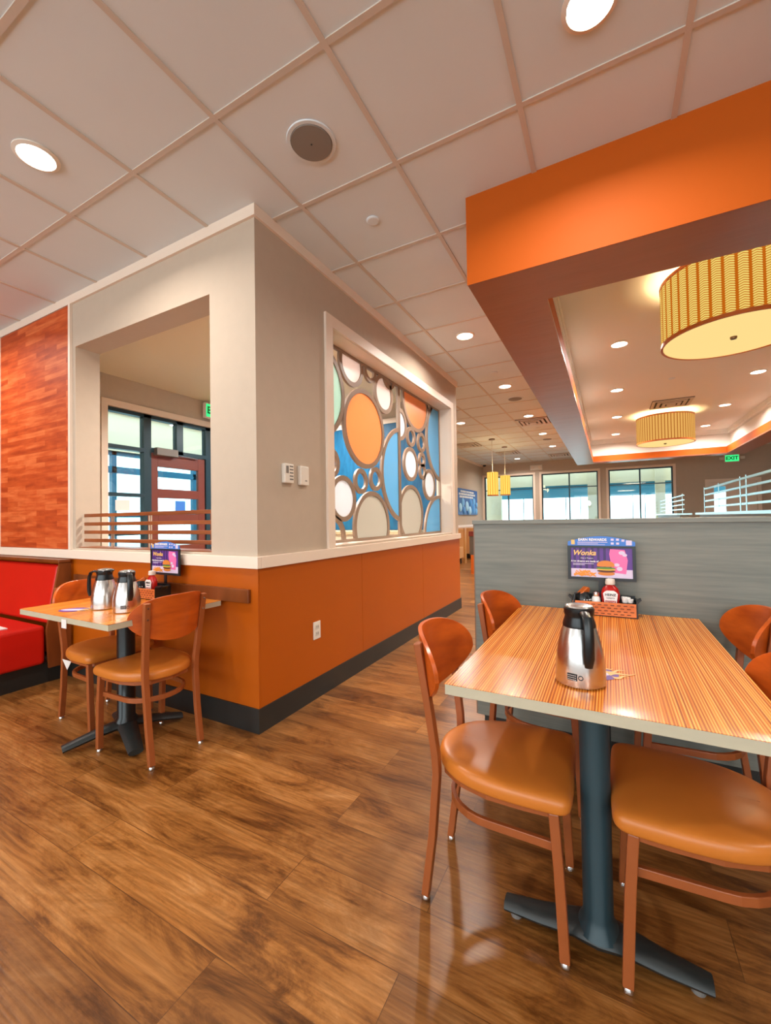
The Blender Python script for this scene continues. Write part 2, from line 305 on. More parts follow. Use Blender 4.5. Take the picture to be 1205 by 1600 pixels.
# ------------------------------------------------------------------ mesh helpers
class MB:
    def __init__(s): s.bm = bmesh.new()
    def box(s, x0, y0, z0, x1, y1, z1, mat=None):
        v = [s.bm.verts.new((x, y, z)) for z in (z0, z1) for y in (y0, y1) for x in (x0, x1)]
        if mat is not None:
            for q in v: q.co = mat @ q.co
        for f in ((0, 2, 3, 1), (4, 5, 7, 6), (0, 1, 5, 4), (2, 6, 7, 3), (0, 4, 6, 2), (1, 3, 7, 5)):
            s.bm.faces.new([v[i] for i in f])
        return s
    def prism(s, pts, d, o=(0, 0, 0), u=(1, 0, 0), w=(0, 0, 1)):
        """polygon pts in the (u, w) plane through o, extruded by the vector d"""
        o, u, w, d = Vector(o), Vector(u), Vector(w), Vector(d)
        a = [s.bm.verts.new(o + u*p[0] + w*p[1]) for p in pts]; b = [s.bm.verts.new(q.co + d) for q in a]
        n = len(pts)
        s.bm.faces.new(a); s.bm.faces.new(b[::-1])
        for i in range(n): s.bm.faces.new((a[i], b[i], b[(i+1) % n], a[(i+1) % n]))
        return s
    def lathe(s, prof, seg=32, c=(0, 0, 0), axis='Z', cap=True):
        rings = []
        for r, z in prof:
            ring = []
            for i in range(seg):
                a = 2*PI*i/seg; x, y = r*math.cos(a), r*math.sin(a)
                P = (x, y, z) if axis == 'Z' else ((x, z, y) if axis == 'Y' else (z, x, y))
                ring.append(s.bm.verts.new(Vector(P) + Vector(c)))
            rings.append(ring)
        for a, b in zip(rings, rings[1:]):
            for i in range(seg): s.bm.faces.new((a[i], a[(i+1) % seg], b[(i+1) % seg], b[i]))
        if cap:
            s.bm.faces.new(rings[0][::-1]); s.bm.faces.new(rings[-1])
        return s
    def sweep(s, path, hw, hh, closed=False, updir=(0, 0, 1), n=4, scales=None):
        """sweep a rectangle (n=4) or ellipse (n>4) section of half sizes hw (side), hh (up) along path"""
        P = [Vector(p) for p in path]; rings = []
        for i, p in enumerate(P):
            a = P[i-1] if (i > 0 or closed) else P[0]; b = P[(i+1) % len(P)] if (i < len(P)-1 or closed) else P[-1]
            t = (b-a).normalized(); sd = t.cross(Vector(updir)).normalized(); uu = sd.cross(t).normalized()
            k = scales[i] if scales else 1
            if n == 4: sec = [(-1, -1), (1, -1), (1, 1), (-1, 1)]
            else: sec = [(math.cos(2*PI*j/n), math.sin(2*PI*j/n)) for j in range(n)]
            rings.append([s.bm.verts.new(p + sd*q[0]*hw*k + uu*q[1]*hh*k) for q in sec])
        m = len(rings[0]); pairs = list(zip(rings, rings[1:])) + ([(rings[-1], rings[0])] if closed else [])
        for a, b in pairs:
            for j in range(m): s.bm.faces.new((a[j], a[(j+1) % m], b[(j+1) % m], b[j]))
        if not closed: s.bm.faces.new(rings[0][::-1]); s.bm.faces.new(rings[-1])
        return s
    def cyl(s, a, b, r, n=12, r2=None):
        a, b = Vector(a), Vector(b); upd = (1, 0, 0) if abs((b-a).normalized().z) > 0.9 else (0, 0, 1)
        return s.sweep([a, b], r, r, updir=upd, n=n, scales=[1, (r2/r if r2 else 1)])
    def ring(s, c, r, w, d, seg=56, plane='YZ'):
        """annulus of mean radius r, width w, centred c, thickness d along x (plane YZ)"""
        pts = []
        for i in range(seg):
            a = 2*PI*i/seg; ca, sa = math.cos(a), math.sin(a)
            q = []
            for rr, xx in ((r-w/2, -d/2), (r+w/2, -d/2), (r+w/2, d/2), (r-w/2, d/2)):
                q.append(s.bm.verts.new((c[0]+xx, c[1]+rr*ca, c[2]+rr*sa)))
            pts.append(q)
        for i in range(seg):
            a, b = pts[i], pts[(i+1) % seg]
            for j in range(4): s.bm.faces.new((a[j], a[(j+1) % 4], b[(j+1) % 4], b[j]))
        return s
    def clip(s, co, no):
        """cut away everything on the side the normal points to and close the cut"""
        g = list(s.bm.verts) + list(s.bm.edges) + list(s.bm.faces)
        r = bmesh.ops.bisect_plane(s.bm, geom=g, plane_co=co, plane_no=no, clear_outer=True)
        ed = [e for e in r['geom_cut'] if isinstance(e, bmesh.types.BMEdge)]
        if ed:
            try: bmesh.ops.holes_fill(s.bm, edges=ed, sides=0)
            except Exception: pass
        return s
    def build(s, name, mat, parent=None, loc=None, bevel=0, smooth=False, seg=2, world=False, subsurf=0):
        bmesh.ops.recalc_face_normals(s.bm, faces=list(s.bm.faces))
        me = bpy.data.meshes.new(name); s.bm.to_mesh(me); s.bm.free(); me.materials.append(mat)
        o = bpy.data.objects.new(name, me); COL.objects.link(o)
        if parent:
            o.parent = parent
            if world:      # verts given in world coordinates
                q = parent; off = Vector((0, 0, 0))
                while q: off += q.location; q = q.parent
                me.transform(Matrix.Translation(-off))
        if loc is not None: o.location = loc
        if smooth:
            for f in me.polygons: f.use_smooth = True
            try: me.set_sharp_from_angle(angle=math.radians(38))
            except Exception: pass
        if bevel:
            md = o.modifiers.new('bevel', 'BEVEL'); md.width = bevel; md.segments = seg; md.limit_method = 'ANGLE'; md.angle_limit = math.radians(40)
        if subsurf:
            md = o.modifiers.new('sub', 'SUBSURF'); md.levels = subsurf; md.render_levels = subsurf
        return o

def thing(name, label, cat, loc=(0, 0, 0), rz=0, group=None):
    o = bpy.data.objects.new(name, None); COL.objects.link(o); o.empty_display_size = 0.1
    o.location = loc; o.rotation_euler = (0, 0, rz); o['label'] = label; o['category'] = cat
    if group: o['group'] = group
    return o
def tag(o, label, cat, group=None):
    o['label'] = label; o['category'] = cat
    if group: o['group'] = group
    return o
def struct(o, label=None):
    o['kind'] = 'structure'
    if label: o['label'] = label
    return o
def sempty(name, label=None, loc=(0, 0, 0)):
    o = bpy.data.objects.new(name, None); COL.objects.link(o); o.location = loc; return struct(o, label)
def copy_tree(o, parent=None):
    c = o.copy(); COL.objects.link(c)
    if parent: c.parent = parent
    for ch in list(o.children): copy_tree(ch, c)
    return c
def dup(root, loc, rz, label, group=None):
    c = copy_tree(root); c.location = loc; c.rotation_euler = (0, 0, rz); c['label'] = label
    if group: c['group'] = group
    return c
def text(name, body, size, parent, loc, rot, mat, align='CENTER', ext=0.0006, sx=1.0, bold=0.0, shear=0.0):
    cu = bpy.data.curves.new(name, 'FONT'); cu.body = body; cu.size = size; cu.extrude = ext; cu.align_x = align; cu.align_y = 'CENTER'
    cu.offset = bold; cu.resolution_u = 3; cu.shear = shear
    t = bpy.data.objects.new(name, cu); COL.objects.link(t)
    dg = bpy.context.evaluated_depsgraph_get(); me = bpy.data.meshes.new_from_object(t.evaluated_get(dg))
    bpy.data.objects.remove(t); me.transform(Matrix.Diagonal((sx, 1, 1, 1))); me.materials.clear(); me.materials.append(mat)
    o = bpy.data.objects.new(name, me); COL.objects.link(o); o.parent = parent; o.location = loc; o.rotation_euler = rot
    return o

# ------------------------------------------------------------------ floor and ceiling
struct(MB().box(-6, -7, -0.05, 7.2, 12.85, 0).build('floor', M_FLOOR), 'brown wood plank floor running through the restaurant')
SX0, SX1, SY0, SY1, SZ = 1.085, 4.42, 0.545, 10.02, 2.505       # soffit outer box and its underside
IX0, IX1, IY0, IY1 = 1.461, 4.05, 0.93, 9.70                     # tray opening
D_W = 0.18
c = MB()
c.box(-6, -7, H, SX0, D_W, H+0.1); c.box(-3.15, D_W, H, SX0, 12.85, H+0.1); c.box(SX0, -7, H, 7.2, SY0, H+0.1); c.box(SX1, SY0, H, 7.2, 12.85, H+0.1); c.box(SX0, SY1, H, SX1, 12.85, H+0.1)
ceil = struct(c.build('ceiling', M_TILE), 'white suspended tile ceiling')
g = MB(); TP = 0.6096; GX, GY = 0.2345, -0.4713; w = 0.012; zb = H-0.006
def clipseg(lo, hi, a0, a1, hole):   # subtract hole interval when inside
    return [(lo, hi)] if not hole else [(lo, a0), (a1, hi)]
for i in range(-10, 12):
    x = GX + i*TP
    if not -6 < x < 7.2: continue
    inside = SX0-0.01 < x < SX1+0.01
    y_lo = -7
    segs = [(y_lo, SY0), (SY1, 12.6)] if inside else ([(y_lo, 0.0)] if x < -0.01 and x > -3.3 else [(y_lo, 12.6)])
    if -2.06 < x < -0.01: segs.append((3.6, 12.6))
    for a, b in segs: g.box(x-w, a, zb, x+w, b, H-0.0002)
for j in range(-11, 22):
    y = GY + j*TP
    if not -7 < y < 12.6: continue
    inside = SY0-0.01 < y < SY1+0.01
    lo = -6 if y < 0 else (0.0 if y < 3.6 else -2.06)
    segs = [(lo, SX0), (SX1, 7.2)] if inside else [(lo, 7.2)]
    for a, b in segs: g.box(a, y-w, zb+0.0006, b, y+w, H-0.0002)
g.build('ceiling_grid', M_TBAR, ceil)

# soffit: orange upright faces, rust brown underside, painted tray above
so = sempty('ceiling_soffit', 'dropped orange soffit with rust brown underside around a ceiling tray')
T = 0.03
s = MB()
q_ = SZ+0.02
s.box(SX0, SY0, q_, SX1, SY0+T, H); s.box(SX0, SY0+T, q_, SX0+T, SY1-T, H); s.box(SX1-T, SY0+T, q_, SX1, SY1-T, H); s.box(SX0, SY1-T, q_, SX1, SY1, H)
s.box(SX0-0.002, SY0-0.002, SZ-0.004, SX1+0.002, SY0, H)
s.build('outer_fascia', M_ORANGE_PAINT, so)
s = MB(); e = 0.0; zt = SZ+0.02
s.box(SX0, SY0, SZ-0.003, SX1, IY0, zt); s.box(SX0, IY1, SZ-0.003, SX1, SY1, zt)
s.box(SX0, IY0, SZ-0.003, IX0, IY1, zt); s.box(IX1, IY0, SZ-0.003, SX1, IY1, zt)
s.build('underside', M_UNDER, so)
s = MB(); z1 = 2.655; a = 0.02
s.box(IX0-a, IY0-a, zt, IX1+a, IY0, z1); s.box(IX0-a, IY1, zt, IX1+a, IY1+a, z1); s.box(IX0-a, IY0, zt, IX0, IY1, z1); s.box(IX1, IY0, zt, IX1+a, IY1, z1)
s.build('inner_fascia', M_ORANGE_PAINT, so)
s = MB(); zc = 3.05; b1 = 0.08; z2 = 2.93
def frame4(s, d0, d1, za, zb_):
    s.box(IX0-d1, IY0-d1, za, IX1+d1, IY0-d0, zb_); s.box(IX0-d1, IY1+d0, za, IX1+d1, IY1+d1, zb_)
    s.box(IX0-d1, IY0-d0, za, IX0-d0, IY1+d0, zb_); s.box(IX1+d0, IY0-d0, za, IX1+d1, IY1+d0, zb_)
frame4(s, a, 0.12, z1-0.02, z1); frame4(s, b1, 0.12, z1, z2); frame4(s, 0.10, 0.14, z2, z2+0.015); frame4(s, 0.045, 0.14, z2+0.015, z2+0.045); frame4(s, 0.03, 0.14, z2+0.045, zc)
s.box(IX0-0.14, IY0-0.14, zc, IX1+0.14, IY1+0.14, zc+0.05)
s.build('tray', M_TRAYC, so)

# ------------------------------------------------------------------ walls of the projecting block
OX0, OX1, OZ0, OZ1 = -1.93, -0.38, 1.0, 2.59         # opening in the left face (y = 0)
wl = MB(); D = 0.18
wl.box(-3.34, 0, 0, OX0, D, H); wl.box(OX1, 0, 0, 0, D, H); wl.box(OX0, 0, 0, OX1, D, OZ0); wl.box(OX0, 0, OZ1, OX1, D, H)
wall_left = struct(wl.build('wall_left', M_TAUPE), 'taupe wall with a wide square opening above the small table')
struct(MB().box(-6, 0, 0, -3.34, D, H).build('wall_left_corner', M_TAUPE))
CY0, CY1, CZ0, CZ1 = 0.743, 3.336, 1.0, 2.588         # opening in the right face (x = 0)
BE = 3.595                                            # far end of the block
wc = MB(); DX = 0.20
wc.box(-DX, D, 0, 0, CY0, H); wc.box(-DX, CY1, 0, 0, BE, H); wc.box(-DX, CY0, 0, 0, CY1, CZ0); wc.box(-DX, CY0, CZ1, 0, CY1, H)
wall_center = struct(wc.build('wall_center', M_TAUPE), 'taupe wall holding the circle screens')
wb_ = MB(); wb_.box(-3.0, BE-0.14, 0, -DX, BE, H)
wall_end = struct(wb_.build('wall_block_end', M_TAUPE), 'end wall of the entry room')
MB().box(-2.95, BE-0.16, 1.04, -DX-0.002, BE-0.14, 2.53).build('teal_covering', M_TEAL, wall_end)
MB().box(-2.95, BE-0.17, 2.53, -DX-0.002, BE-0.14, 2.60).build('top_trim', M_TRIM, wall_end)

# thin wood-strip panel at the upper left
ps = MB().box(-3.20, -0.014, 0.99, -2.0, 0, 2.93).build('strip_panel', M_STRIPS, wall_left)
MB().box(-2.0, -0.02, 0.988, -1.972, 0, 2.955).build('panel_edge_strip', M_TRIM, wall_left)
MB().box(-3.232, -0.02, 0.988, -3.20, 0, 2.955).build('panel_edge_strip', M_TRIM, wall_left)

# wainscot, rails, baseboards, crown
struct(MB().box(-6, -0.012, 0.136, -0.0, 0, 0.9185).box(-0.0, -0.012, 0.136, 0.012, 0.0, 0.9185).build('trim_1', M_ORANGE), 'orange laminate wainscot under the square opening')
ws = MB(); ys = [0.0, 1.112, 2.35, BE]
for a, b in zip(ys, ys[1:]): ws.box(0, a+0.0015, 0.136, 0.012, b-0.0015, 0.9185)
struct(ws.build('trim_2', M_ORANGE), 'orange laminate wainscot below the circle screens')
def railstrip(x0, y0, z0, x1, y1, z1, name, mat, lab): struct(MB().box(x0, y0, z0, x1, y1, z1).build(name, mat, bevel=0.004), lab)
struct(MB().box(-6, -0.028, 0.9185, 0.028, 0, 0.986).box(0, 0, 0.9185, 0.028, BE+0.02, 0.986).build('trim_3', M_TRIM, bevel=0.003), 'pale painted chair rail around the block')
struct(MB().box(-6, -0.018, 2.935, 0.018, 0, H-0.001).box(0, 0, 2.935, 0.018, BE+0.018, H-0.001).build('trim_4', M_TRIM), 'pale crown trim under the ceiling')
struct(MB().box(-6, -0.020, 0, 0.02, 0, 0.136).build('baseboard_left', M_BLACKB), 'black rubber baseboard of the left wall')
struct(MB().box(0, 0, 0, 0.02, BE+0.02, 0.136).build('baseboard_center', M_BLACKB), 'black rubber baseboard below the circle screens')
# casing of the screen opening
cs = MB(); cw = 0.085
cs.box(0, CY0-cw, OZ0-0.014, 0.02, CY0, CZ1+cw); cs.box(0, CY1, OZ0-0.014, 0.02, CY1+cw, CZ1+cw); cs.box(0, CY0, CZ1, 0.02, CY1, CZ1+cw)
cs.box(-DX+0.01, CY0, CZ0, 0, CY0+0.004, CZ1); cs.box(-DX+0.01, CY1-0.004, CZ0, 0, CY1, CZ1); cs.box(-DX+0.01, CY0+0.004, CZ1-0.004, 0, CY1-0.004, CZ1)
cs.box(-DX+0.01, CY0+0.004, CZ0, 0.0, CY1-0.004, CZ0+0.004)
struct(cs.build('trim_5', M_TRIM, bevel=0.002), 'pale casing around the circle screens')
# wooden bumper rail
tag(MB().box(-1.90, -0.032, 0.722, -0.042, -0.0125, 0.800).build('bumper_rail', M_BOOTHWOOD, bevel=0.003), 'brown wooden bumper rail on the wainscot behind the small table', 'rail')

# circle screens ---------------------------------------------------
XS = -0.15
CIR = [('A', .742, 2.187, .345, 'g'), ('B', 1.244, 2.51, .150, 'p'), ('C', 1.558, 2.552, .070, None), ('D', 1.821, 2.405, .152, 'p'), ('E', 1.457, 1.996, .314, 'o'),
       ('F', 2.244, 1.649, .459, 'b'), ('G', .925, 1.637, .080, None), ('H', 1.094, 1.361, .150, 'w'), ('I', 1.376, 1.524, .072, None), ('J', 1.641, 1.563, .072, None),
       ('K', 1.571, 1.12, .286, 'y'), ('K2', 1.93, 2.62, .10, None), ('K3', .93, 1.04, .15, None)]
CIR2 = [('N', 2.596, 2.53, .318, 'o'), ('O', 2.162, 2.180, .133, 'w'), ('P', 2.450, 2.093, .072, None), ('Q', 2.740, 2.076, .076, None), ('R', 2.429, 1.788, .148, 'w'),
        ('S', 2.749, 1.872, .052, None), ('S2', 2.76, 1.74, .055, None), ('T', 2.965, 1.597, .150, 'w'), ('U', 3.41, 2.181, .485, 'b'), ('V', 2.428, 1.240, .280, 'y'), ('W', 3.28, .98, .46, 'b'),
        ('X', 2.99, 2.60, .07, None)]
LABC = {'g': 'pale green frosted disc', 'p': 'rosy white frosted disc', 'o': 'orange frosted disc', 'b': 'light blue frosted disc', 'w': 'white frosted disc', 'y': 'warm grey frosted disc'}
def screen(y0, y1, circles, label):
    z0, z1 = CZ0+0.006, CZ1-0.006
    t = thing('circle_screen', label, 'screen', (XS, (y0+y1)/2, z0), group='circle lattice screens')
    m = MB(); fwid = 0.022
    m.box(XS-0.012, y0, z0, XS+0.012, y0+fwid, z1); m.box(XS-0.012, y1-fwid, z0, XS+0.012, y1, z1)
    m.box(XS-0.012, y0+fwid, z0, XS+0.012, y1-fwid, z0+fwid); m.box(XS-0.012, y0+fwid, z1-fwid, XS+0.012, y1-fwid, z1)
    fr = m.build('frame', M_LATT, t, world=True)
    m = MB()
    for n, yc, zc_, r, k in circles: m.ring((XS, yc, zc_), r+0.019, 0.040, 0.022)
    for co, no in (((0, y0+fwid, 0), (0, -1, 0)), ((0, y1-fwid, 0), (0, 1, 0)), ((0, 0, z0+fwid), (0, 0, -1)), ((0, 0, z1-fwid), (0, 0, 1))): m.clip(co, no)
    m.build('ring_lattice', M_LATT, t, world=True)
    for n, yc, zc_, r, k in circles:
        if not k: continue
        m = MB().lathe([(r+0.006, -0.004), (r+0.006, 0.002)], 56, (XS, yc, zc_), axis='X')
        for co, no in (((0, y0+fwid, 0), (0, -1, 0)), ((0, y1-fwid, 0), (0, 1, 0)), ((0, 0, z0+fwid), (0, 0, -1)), ((0, 0, z1-fwid), (0, 0, 1))): m.clip(co, no)
        d = m.build('frosted_disc', FRO[k], t, world=True); d['label'] = LABC[k]
screen(CY0+0.006, 2.140, CIR, 'taupe circle lattice screen with a big orange disc, nearer of the two')
screen(2.148, CY1-0.006, CIR2, 'taupe circle lattice screen at the far end, with three white discs')

# ------------------------------------------------------------------ entry room behind the block
VX = -3.0; VZ = 2.81
struct(MB().box(VX, D, VZ, -DX, BE-0.14, VZ+0.05).build('ceiling_entry', M_BEIGE), 'cream ceiling of the entry room')
# window and door wall at x = VX: storefront from y 0.82 to 3.3, top 2.47
v = MB(); VT = 2.47
v.box(VX-0.15, D, 0, VX, 0.81, H); v.box(VX-0.15, 0.81, VT, VX, BE, H); v.box(VX-0.15, 3.25, 0, VX, BE, VT)
struct(v.build('wall_entry', M_TAUPE), 'taupe wall around the entrance door')
cs = MB(); cs.box(VX, 0.745, 0, VX+0.02, 0.81, VT+0.07); cs.box(VX, 0.81, VT, VX+0.02, 3.30, VT+0.07)
struct(cs.build('trim_6', M_TRIM), 'pale casing around the entrance glazing')
w1 = sempty('window_1', 'dark framed sidelight and transom beside the entrance door', (VX-0.07, 1.9, 0))
m = MB(); fx0, fx1 = VX-0.11, VX-0.03
for a, b in ((0.81, 0.83), (1.235, 1.325), (1.66, 1.75), (2.09, 2.18), (3.2, 3.25)): m.box(fx0, a, 2.045 if 1.6 < a < 3.1 and a < 2.15 and a > 1.3 and a < 2.0 else 0, fx1, b, VT)
m.box(fx0, 0.83, 2.43, fx1, 3.2, VT); m.box(fx0, 0.83, 2.02, fx1, 1.235, 2.065); m.box(fx0, 1.325, 2.035, fx1, 2.09, 2.085); m.box(fx0, 2.18, 2.035, fx1, 3.2, 2.085)
m.box(fx0, 0.83, 0, fx1, 1.235, 0.1); m.box(fx0, 0.83, 1.08-0.03, fx1, 1.235, 1.08); m.box(fx0, 0.83, 1.49, fx1, 1.235, 1.53)
m.box(fx0, 2.18, 0, fx1, 3.2, 0.1)
m.build('window_frame', M_ALU, w1, world=True)
m = MB()
m.box(VX-0.072, 0.83, 0.1, VX-0.068, 1.235, 2.02); m.box(VX-0.072, 0.83, 2.065, VX-0.068, 1.235, 2.43); m.box(VX-0.072, 1.325, 2.085, VX-0.068, 1.66, 2.43)
m.box(VX-0.072, 1.75, 2.085, VX-0.068, 2.09, 2.43); m.box(VX-0.072, 2.18, 0.1, VX-0.068, 3.2, 2.035)
m.build('pane', M_GLASS, w1, world=True)
MB().box(VX-0.067, 0.93, 1.33, VX-0.066, 1.09, 1.45).build('paper_notice', M_PAPER, w1, world=True)
d1 = sempty('door_1', 'dark red entrance door with glazed rows and a grey closer', (VX-0.07, 1.7, 0))
m = MB(); dx0, dx1 = VX-0.095, VX-0.05
dy0, dy1 = 1.33, 2.085
m.box(dx0, dy0, 0.01, dx1, dy0+0.09, 2.03); m.box(dx0, dy1-0.10, 0.01, dx1, dy1, 2.03)
for a, b in ((0.01, 0.28), (0.80, 0.90), (1.17, 1.29), (1.49, 1.60), (1.87, 2.03)): m.box(dx0, dy0+0.09, a, dx1, dy1-0.10, b)
m.build('door_leaf', M_DOORW, d1, world=True, bevel=0.003)
MB().box(VX-0.074, dy0+0.09, 0.28, VX-0.070, dy1-0.10, 1.87).build('door_glass', M_GLASS, d1, world=True)
MB().box(VX-0.05, 1.36, 2.0, VX+0.03, 1.64, 2.09).build('door_closer', M_GREYP, d1, world=True, bevel=0.005)
MB().cyl((VX-0.01, 1.60, 2.03), (VX-0.02, 1.95, 2.02), 0.008).build('closer_arm', M_CHROME, d1, world=True)
MB().box(VX-0.069, 1.66, 1.33, VX-0.067, 1.80, 1.46).build('door_notice', M_BLUEP, d1, world=True)
# outer entry: stucco wall with storefront windows
OXW = -5.0
struct(MB().box(OXW-0.15, -0.5, 2.32, OXW, 6.5, 3.3).build('wall_outer_entry', M_BEIGE), 'beige wall above the outer entry windows')
m = MB(); m.box(OXW, -0.5, 2.92, OXW+0.05, 6.5, 3.0)
struct(m.build('trim_7', M_TRIM), 'pale band on the outer entry wall')
w2 = sempty('window_2', 'blue framed outer entry windows', (OXW-0.08, 2, 0))
m = MB(); ox0, ox1 = OXW-0.12, OXW-0.04
for yv in (0.5, 1.98, 2.62, 3.42, 4.3, 5.2): m.box(ox0, yv, 0, ox1, yv+0.07, 2.32)
for zv in (0.0, 0.62, 1.28, 1.98, 2.26): m.box(ox0, 0.57, zv, ox1, 5.2, zv+(0.1 if zv in (1.98, 0.0) else 0.06))
m.build('window_frame', M_OFR, w2, world=True)
MB().box(OXW-0.082, 0.57, 0.06, OXW-0.078, 5.2, 2.3).build('pane', M_GLASS, w2, world=True)
# counter in the entry room
m = thing('entry_counter', 'speckled stone topped counter behind the circle screens', 'counter', (-1.4, 3.1, 0))
MB().box(-2.3, 2.85, 0, -0.35, 3.42, 1.0).build('cabinet', M_BEIGE, m, world=True)
MB().box(-2.33, 2.82, 1.0, -0.32, 3.42, 1.035).build('stone_top', M_STONE, m, world=True)
# sill railing in the opening
t = thing('sill_railing', 'four bar wooden railing on the sill of the square opening', 'railing', (-1.2, 0.06, OZ0))
for z in (1.243, 1.176, 1.112, 1.048):
    MB().box(OX0+0.015, 0.052, z-0.004, OX1-0.004, 0.068, z+0.022).build('rail', M_RAILW, t, world=True, bevel=0.002)
for x in (-1.575, -1.55, -1.115, -1.09, -0.47):
    MB().box(x-0.004, 0.070, OZ0, x+0.004, 0.080, 1.262).build('post', M_CHROME, t, world=True)
MB().box(OX0+0.005, 0.02, OZ0-0.0, OX1-0.004, 0.16, OZ0+0.006).build('sill_board', M_RAILW, t, world=True)

# ------------------------------------------------------------------ far walls
FX = -2.06; FY = 12.6
struct(MB().box(FX-0.15, BE, 0, FX, FY, H).build('wall_far_left', M_TAUPE), 'grey taupe wall with the blueberry poster')
struct(MB().box(FX, BE+0.05, 0, FX+0.02, FY, 0.92).build('trim_8', M_TAN), 'tan wainscot of the far left wall')
struct(MB().box(FX, BE+0.05, 0.92, FX+0.03, FY, 0.985).build('trim_9', M_TRIM), 'pale rail of the far left wall')
struct(MB().box(FX, BE+0.02, 2.93, FX+0.02, FY, H-0.001).build('trim_10', M_TRIM), 'pale crown trim of the far left wall')
wins = [(-2.0, -0.39, 2.58), (-0.13, 1.50, 2.58), (1.79, 3.41, 2.58)]
WZ0 = 0.80; WT = 2.58
bk = MB(); xs = [FX-0.15]
for a, b, z in wins: xs += [a, b]
xs += [4.22, 5.25, 7.2]
for i in range(0, len(xs), 2): bk.box(xs[i], FY, 0, xs[i+1], FY+0.2, H)
for a, b, z in wins: bk.box(a, FY, 0, b, FY+0.2, WZ0); bk.box(a, FY, WT, b, FY+0.2, H)
bk.box(4.22, FY, 2.07, 5.25, FY+0.2, H)
struct(bk.build('wall_back', M_TAUPE), 'taupe back wall with three windows and a door')
for i, (a, b, z) in enumerate(wins):
    wn_ = sempty('window_%d' % (i+3), ['far left window behind the two tube pendants', 'middle window of the far wall', 'right window of the far wall'][i], ((a+b)/2, FY, WZ0))
    m = MB(); cw = 0.065
    m.box(a-cw, FY-0.02, WZ0-cw, a, FY, WT+cw); m.box(b, FY-0.02, WZ0-cw, b+cw, FY, WT+cw); m.box(a, FY-0.02, WT, b, FY, WT+cw); m.box(a, FY-0.04, WZ0-cw, b, FY, WZ0)
    m.build('casing', M_TRIM, wn_, world=True)
    m = MB(); f = 0.035; mid = [-1.2, 0.69, 2.605][i]
    m.box(a, FY+0.05, WZ0, a+f, FY+0.1, WT); m.box(b-f, FY+0.05, WZ0, b, FY+0.1, WT); m.box(a+f, FY+0.05, WT-f, b-f, FY+0.1, WT); m.box(a+f, FY+0.05, WZ0, b-f, FY+0.1, WZ0+f)
    m.box(mid-0.02, FY+0.05, WZ0+f, mid+0.02, FY+0.1, WT-f); m.box(a+f, FY+0.051, 2.10, b-f, FY+0.099, 2.13)
    m.build('window_frame', M_ALU, wn_, world=True)
    MB().box(a+f, FY+0.073, WZ0+f, b-f, FY+0.077, WT-f).build('pane', M_GLASS, wn_, world=True)
d2 = sempty('door_2', 'far right door with a pale casing and blue lit glass', (4.73, FY, 0))
m = MB(); m.box(4.14, FY-0.02, 0, 4.22, FY, 2.15); m.box(5.25, FY-0.02, 0, 5.33, FY, 2.15); m.box(4.22, FY-0.02, 2.07, 5.25, FY, 2.15); m.build('casing', M_TRIM, d2, world=True)
m = MB(); m.box(4.22, FY+0.05, 0, 4.34, FY+0.09, 2.07); m.box(4.60, FY+0.05, 0, 4.72, FY+0.09, 2.07); m.box(4.34, FY+0.05, 1.95, 4.60, FY+0.09, 2.07); m.box(4.34, FY+0.05, 0, 4.60, FY+0.09, 0.3)
m.box(4.72, FY+0.05, 0, 5.25, FY+0.09, 2.07)
m.build('door_leaf', M_TRIM, d2, world=True)
MB().box(4.34, FY+0.068, 0.3, 4.60, FY+0.072, 1.95).build('door_glass', M_GLASS, d2, world=True)
# outside the far windows: porch beam, awning, pillars, ground
struct(MB().box(-30, 12.85, -0.12, 40, 60, -0.05).box(-30, -7, -0.12, -6, 12.85, -0.05).build('ground_outside', M_CONC), 'pale paving outside')
struct(MB().box(-4, 13.6, 2.25, 6.6, 13.8, 3.1).build('trim_11', M_BEIGE), 'beige porch beam outside the far windows')
tag(MB().prism([(13.62, 2.24), (13.62, 2.12), (14.3, 1.86), (14.3, 1.93)], (9.6, 0, 0), o=(-3.6, 0, 0), u=(0, 1, 0)).build('awning', M_AWN), 'teal awning band outside the far windows', 'awning')
for a, b, lab in ((-2.6, -1.62, 'beige porch pillar outside the left far window'), (1.18, 1.75, 'beige porch pillar between the middle and right far windows'), (3.05, 3.3, 'slim beige porch post outside the right far window')):
    tag(MB().box(a, 13.4, -0.05, b, 13.58, 2.9).build('porch_pillar', M_BEIGE), lab, 'pillar', 'porch pillars')
m = MB()
for x in (-1.05, -0.42, 0.42, 0.9, 2.5, 2.85): m.box(x-0.012, 14.6, -0.05, x+0.012, 14.63, 1.9)
struct(m.build('trim_12', M_ALU), 'thin dark posts outside the far windows')
# enclosing walls of the dining room (right side and glazed front, behind the camera)
struct(MB().box(7.2, -7, 0, 7.35, 12.85, H).build('wall_right', M_TAUPE), 'taupe right wall')
struct(MB().box(-6.15, -7, 0, -6, 0.18, H).build('wall_far_side', M_ORANGE_PAINT), 'orange wall at the left end of the dining room')
fr = MB(); fr.box(-6, -7.15, 0, 7.2, -7, 0.35); fr.box(-6, -7.15, 2.75, 7.2, -7, H)
for x in (-6, -3.4, -0.9, 1.6, 4.1, 6.9): fr.box(x, -7.15, 0.35, x+0.3, -7, 2.75)
struct(fr.build('wall_front', M_TAUPE), 'glazed front wall behind the viewer')

